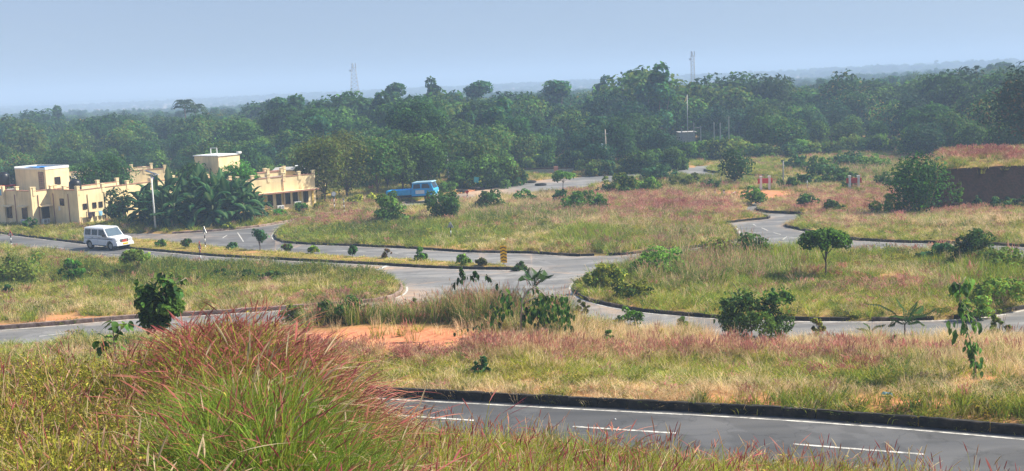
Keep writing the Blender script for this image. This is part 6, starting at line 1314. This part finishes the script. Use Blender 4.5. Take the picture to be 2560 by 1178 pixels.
def leaves_on(t, pts, L, lib, droop=0.0, jit=.08):
    for p_ in pts:
        o = link('leaf', rl.choice(lib), t); o.location = (p_[0] + rl.uniform(-jit, jit), p_[1] + rl.uniform(-jit, jit), p_[2] + rl.uniform(-jit, jit)); q = L * rl.uniform(.65, 1.25); o.scale = (q, q, q)
        o.rotation_euler = (rl.uniform(-.6, .6), droop + rl.uniform(-.35, .55), rl.uniform(0, 6.28))
def lerp_path(path, n):
    P = np.array(path, float); d = np.r_[0, np.cumsum(np.linalg.norm(np.diff(P, axis=0), axis=1))]; return [tuple(np.interp(q, d, P[:, k]) for k in range(3)) for q in np.linspace(0, d[-1], n)]
def sapling(px_, py_, D, lab, paths, nl, L, lib, rad=.025, mat=None, droop=.2, jit=.08, name='sapling', fill=None, leafstart=.25):
    """paths in pixels (px, py[, depth offset]) of the photograph, stood at depth D in the world"""
    P0 = hit(px_, py_) if D is None else at(px_, py_, D); D = P0[1]; base = np.array([P0[0], D, float(ground(P0[0], D)) + (.1 if D > 26 else -.05)])
    t = empty(name, tuple(base), lab, 'sapling' if name == 'sapling' else 'plant'); st = MB()
    for k, path in enumerate(paths):
        W_ = [at(a[0], a[1], D + (a[2] if len(a) > 2 else 0)) - base for a in path]
        if k == 0: W_[0] = np.array([0, 0, -.2])
        n = len(W_); st.tube([tuple(q) for q in W_], [rad * (1 - .6 * i / (n - 1)) * (1 if k == 0 else .6) for i in range(n)], 6)
        cand = lerp_path(W_, 60)[int(60 * leafstart) if k == 0 else 6:]; m_ = int(nl * (1 if k == 0 else .6))
        leaves_on(t, [rl.choice(cand) for _ in range(m_)], L, lib, droop, jit)
    st.build('stem', mat or M_PALE_BARK, t)
    if fill:
        for (fx, fy, rw, rh, m_) in fill:
            c = at(fx, fy, D) - base; s_ = D / F_PX
            if m_ >= 24 and rh > 20 and name == 'broadleaf_bush':
                W2, H2 = 2 * rw * s_ * 1.02, 2 * rh * s_ * 1.0; cv = crown(int(fx), W2, H2, 0, 22, int(17 * m_), L * .36, 'mid', 'light', .35, 'bush')
                link('inner_foliage', mesh_np('inner_foliage', cv[0] + np.array([c[0], c[1], c[2] - H2 / 2]), cv[1], M_LEAF, cv[2]), t)
            for _ in range(m_):
                a = rl.uniform(0, 6.28); q = rl.random() ** .4; e = rl.uniform(-1, 1); cc = math.sqrt(1 - e * e)
                leaves_on(t, [(c[0] + rw * s_ * q * cc * math.cos(a), c[1] + rw * s_ * q * cc * math.sin(a) * .8, c[2] + rh * s_ * q * e)], L, lib, droop, .02)
    return t
# broad leaved bush above the purple grass
sapling(400, 800, 36, 'broad leaved bush rising behind the purple grass at the left', [[(400, 850), (405, 780), (410, 700)], [(402, 800), (380, 745), (350, 725)], [(405, 760), (440, 710), (465, 695)], [(400, 800), (430, 760), (445, 740)]], 16, .23, LV, .05, None, .3, .1, 'broadleaf_bush',
        [(400, 738, 60, 50, 170), (385, 790, 42, 34, 60), (440, 700, 30, 20, 18), (345, 715, 28, 18, 14), (410, 690, 30, 20, 18)])
sapling(285, 860, 26, 'small large leaved seedling at the edge of the left road', [[(285, 880), (282, 820), (278, 800)], [(285, 850), (310, 812), (322, 806)]], 11, .22, LV, .02, None, .1, .04, 'seedling', [(278, 806, 14, 10, 5), (318, 808, 16, 8, 5), (255, 850, 20, 18, 16)])
# drooping sapling at the right
sapling(2441, 958, None, 'tall drooping sapling with big hanging leaves at the right', [[(2441, 960), (2438, 900), (2425, 850), (2405, 790), (2398, 745), (2400, 712), (2415, 692)], [(2400, 712), (2385, 705), (2372, 722)], [(2400, 750), (2440, 800), (2450, 820)]], 26, .25, LT, .022, M_PALE_BARK, 1.0, .04, 'sapling',
        [(2400, 718, 26, 22, 13), (2403, 812, 36, 42, 23), (2430, 868, 24, 30, 17), (2442, 915, 17, 40, 17), (2425, 700, 20, 8, 4)])
# large round bush
sapling(1880, 850, None, 'large glossy leaved bush at the edge of the near plateau', [[(1880, 850), (1875, 780), (1860, 720)], [(1880, 820), (1930, 760), (1960, 722)], [(1880, 820), (1830, 780), (1800, 760)], [(1880, 800), (1840, 720), (1830, 705)]], 12, .21, LV + [LV[4]], .04, M_BARK, .3, .1, 'broadleaf_bush',
        [(1882, 783, 104, 66, 240), (1850, 745, 55, 35, 40), (1945, 735, 40, 26, 34)])
# leaning tree with weeping branches
sapling(1302, 822, 46.0, 'bent pale trunked young tree with hanging foliage', [[(1302, 830), (1303, 790), (1306, 750), (1318, 728), (1334, 718), (1350, 726), (1368, 745)], [(1303, 790), (1325, 765), (1360, 750)], [(1306, 760), (1335, 745), (1372, 738), (1415, 742)]], 14, .24, LV, .05, M_PALE_BARK, .9, .08, 'leaning_tree',
        [(1375, 778, 66, 48, 230), (1340, 770, 36, 24, 24), (1410, 800, 28, 34, 30), (1262, 755, 26, 44, 40), (1232, 785, 24, 34, 26), (1405, 740, 26, 8, 10)])
sapling(1250, 822, 46.3, 'dark climbing vine arching left in front of the junction', [[(1250, 822), (1258, 770), (1255, 735), (1240, 705), (1215, 688), (1185, 684), (1160, 692), (1142, 702), (1130, 712), (1127, 728)], [(1160, 694), (1152, 680), (1156, 664)], [(1190, 684), (1186, 678)]], 42, .17, [LV[0], LV[3], LV[3]], .014, M_PALE_BARK, .9, .05, 'vine', [(1152, 690, 13, 18, 12), (1186, 690, 12, 8, 6)], .3)
sapling(1185, 860, None, 'dark leafy twig leaning left over the orange soil', [[(1200, 850), (1195, 825), (1180, 818), (1160, 820), (1145, 826), (1132, 836)]], 20, .14, [LV[0], LV[3]], .012, M_BARK, .8, .05, 'twig', [(1197, 820, 10, 22, 14)], .2)
def frond_plant(px_, py_, D, lab, fr, nleaf=16, L=.3, lib=LV, name='frond_plant', stem=.04):
    P0 = hit(px_, py_) if D is None else at(px_, py_, D); D = P0[1]; base = np.array([P0[0], D, float(ground(P0[0], D)) + .1]); t = empty(name, tuple(base), lab, 'plant')
    st = MB(); top = at(*fr[0][0][:2], D) - base; st.tube([(0, 0, -.2), tuple(top)], [stem, stem * .7], 6); st.build('stem', M_BARK, t)
    for path in fr:
        W_ = [tuple(at(a[0], a[1], D + (a[2] if len(a) > 2 else 0)) - base) for a in path]; pts_ = lerp_path(W_, nleaf + 3); m = MB(); m.tube(pts_, .009, 4)
        vs = []; 
        for i, p_ in enumerate(pts_[2:]):
            t_ = i / nleaf; d = Vector(pts_[min(i + 3, len(pts_) - 1)]) - Vector(pts_[i + 1]); d = d.normalized() if d.length else Vector((1, 0, 0)); sd = d.cross(Vector((0, 0, 1))).normalized(); 
            for s_ in (-1, 1):
                l_ = L * (math.sin(math.pi * min(1, t_ * .85 + .15)) * .8 + .2); tip = Vector(p_) + sd * s_ * l_ + d * l_ * .5 - Vector((0, 0, l_ * .35)); w_ = d * .035 + Vector((0, 0, .01)); mid = (Vector(p_) + tip) / 2 + Vector((0, 0, .02))
                m.add([tuple(Vector(p_) - w_ * .4), tuple(mid - w_), tuple(tip), tuple(mid + w_)], [(0, 1, 2, 3)])
        me = m.mesh('frond', M_LEAF); a_ = me.color_attributes.new('Col', 'FLOAT_COLOR', 'POINT'); g = rl.uniform(.8, 1.3); a_.data.foreach_set('color', np.tile(np.array([.045 * g, .10 * g, .03 * g, 1], np.float32), len(me.vertices)))
        link('frond', me, t)
    return t
frond_plant(1336, 800, 49.5, 'palm like top behind the bent tree, fronds spread over the junction', [[(1333, 722), (1328, 695), (1312, 674), (1300, 668)], [(1333, 722), (1332, 692), (1326, 670, 1)], [(1333, 722), (1338, 690), (1352, 672)], [(1333, 722), (1345, 704), (1362, 692), (1381, 688)], [(1333, 722), (1320, 700), (1308, 690, -1)], [(1333, 722), (1340, 698), (1348, 684, -1)], [(1333, 722), (1345, 690), (1358, 676, 1)]], 14, .38)
frond_plant(2262, 838, None, 'palm like plant with arching fronds on the lower road edge', [[(2262, 812), (2235, 780), (2200, 762), (2165, 760)], [(2262, 812), (2262, 775), (2240, 745)], [(2262, 812), (2275, 780), (2292, 755)], [(2262, 812), (2285, 790), (2320, 780), (2338, 772)], [(2262, 812), (2290, 800), (2310, 812)], [(2262, 812), (2240, 800), (2222, 815)], [(2262, 812), (2250, 790), (2230, 790, -1)], [(2262, 812), (2280, 785), (2305, 765, -1)]], 16, .34)
frond_plant(2175, 850, None, 'small fern like plant left of the palm like one', [[(2175, 830), (2160, 822), (2142, 822)], [(2175, 830), (2190, 815), (2212, 812)], [(2175, 830), (2172, 815), (2160, 808)]], 10, .22)
frond_plant(1215, 590, None, 'dark leaning branch with stiff leaves in the central island grass', [[(1210, 592), (1225, 585), (1240, 578), (1256, 572)], [(1210, 592), (1200, 590), (1180, 598)], [(1212, 590), (1232, 575), (1245, 560)]], 10, .35)
frond_plant(2240, 540, 104, 'feathery plant left of the tall leafy shrub', [[(2240, 528), (2215, 515), (2190, 505), (2165, 500)], [(2240, 528), (2225, 505), (2215, 490)], [(2240, 528), (2245, 505), (2250, 492)]], 12, .6)
def palm(px_, ytop, D, lab):
    p = at(px_, ytop, D); z0 = float(ground(p[0], D)); h = p[2] - z0 - 1.4; t = empty('coconut_palm', (p[0], D, z0), lab, 'palm tree'); MB().tube([(0, 0, 0), (.3, 0, h * .5), (.1, 0, h)], [.22, .17, .13], 7).build('trunk', M_BARK, t)
    for i in range(15):
        a = i * 2.4; m = MB(); pts_ = [(math.cos(a) * q * 2.8 + .1, math.sin(a) * q * 2.8, h + 1.5 * math.sin(q * 2.6) * (1 if i % 3 else .6) - 1.1 * q * q) for q in np.linspace(0, 1, 7)]; m.tube(pts_, .05, 4)
        for j in range(1, 7):
            for s_ in (-1, 1):
                q = Vector(pts_[j]); sd = Vector((-math.sin(a), math.cos(a), 0)) * s_; tip = q + sd * .6 + Vector((math.cos(a) * .3, math.sin(a) * .3, -.45)); dd = (q - Vector(pts_[j - 1])) * .5; m.add([tuple(q - dd), tuple(q + dd), tuple(tip)], [(0, 1, 2)])
        me = m.mesh('frond', M_LEAF); a_ = me.color_attributes.new('Col', 'FLOAT_COLOR', 'POINT'); a_.data.foreach_set('color', np.tile(np.array([.035, .065, .025, 1], np.float32), len(me.vertices))); link('frond', me, t)
palm(458, 247, 275, 'coconut palm standing out on the left skyline'); palm(486, 258, 280, 'lower palm just right of the skyline coconut palm')
# extra plants on the near plateau and around
for px_, py_, w_, h_, kd, lb, kw in [
    (860, 812, 2.6, 1.35, 'darkbush', 'dark green bush left end of the tall grass ridge', dict(c='dark', c2='lush')), (1035, 785, .5, .9, 'bush', 'small upright leafy weed above the orange soil', dict(c='mid', c2='yellow')),
    (1205, 948, .75, .95, 'bush', 'bluish green little shrub above the near kerb', dict(c='blue', c2='mid')), (1575, 812, 1.3, 1.0, 'bush', 'small green shrub by the curved kerb', dict(c='lush', c2='mid')),
    (1710, 820, .7, .8, 'bush', 'little green weed by the lower road', dict(c='mid', c2='yellow')), (2045, 838, .9, .9, 'spiky', 'reddish stalked weed by the lower road', dict(c='olive', c2='rust')),
    (2500, 850, 1.3, 1.6, 'spiky', 'tall stalky weeds at the right edge of the plateau', dict(c='olive', c2='light')), (2440, 800, 1.8, 1.2, 'bush', 'yellow green bush behind the drooping sapling', dict(c='light', c2='yellow')),
    (1460, 800, 1.0, 1.2, 'spiky', 'thin brown weed right of the bent tree', dict(c='olive', c2='rust')), (735, 815, 1.5, 1.5, 'bush', 'olive bush behind the purple plumes', dict(c='olive', c2='mid')), (1520, 872, .5, .9, 'spiky', 'dark seedling in the tan grass', dict(c='mid')),
    (2230, 890, .35, 1.2, 'spiky', 'lone dark stalk in the tan grass', dict(c='olive', c2='rust', nl=110))]:
    plant('wild_shrub', px_, py_, w_, h_, kd, lb, 'shrub', None, **kw)
mid_scatter()

# ------------------------------------------------------------------ labels: tell twins apart by their place
def finish_labels():
    from collections import defaultdict
    tops = [o for o in S.collection.objects if o.parent is None and o.get('label') and not o.get('kind')]
    g = defaultdict(list)
    for o in tops: g[o['label']].append(o)
    words_ = ['', '', 'two', 'three', 'four', 'five', 'six', 'seven', 'eight', 'nine', 'ten']; ordn = ['', '', 'second', 'third', 'fourth', 'fifth', 'sixth', 'seventh', 'eighth', 'ninth']
    for lb, L in g.items():
        if len(L) < 2: continue
        L.sort(key=lambda o: o.location.x / o.location.y); n = len(L)
        for i, o in enumerate(L):
            w_ = 'leftmost' if i == 0 else ('rightmost' if i == n - 1 else (ordn[i + 1] + ' from left' if i + 1 < len(ordn) else 'further right'))
            o['label'] = f'{w_} {lb}'
finish_labels()
print('FOREST', cnt, Y)

# ------------------------------------------------------------------ haze: one closed box of even air
m, t_, o_ = nm('haze'); pv = t_.nodes.new('ShaderNodeVolumePrincipled'); pv.inputs['Density'].default_value = HAZE_DENSITY; pv.inputs['Color'].default_value = (.48, .66, .92, 1); pv.inputs['Anisotropy'].default_value = 0
t_.links.new(pv.outputs[0], o_.inputs['Volume'])
tag(MB().box(-9500, 9500, -320, 9500, -22, 44).build('haze', m), 'thin bluish haze over the plain', 'haze', kind='stuff')
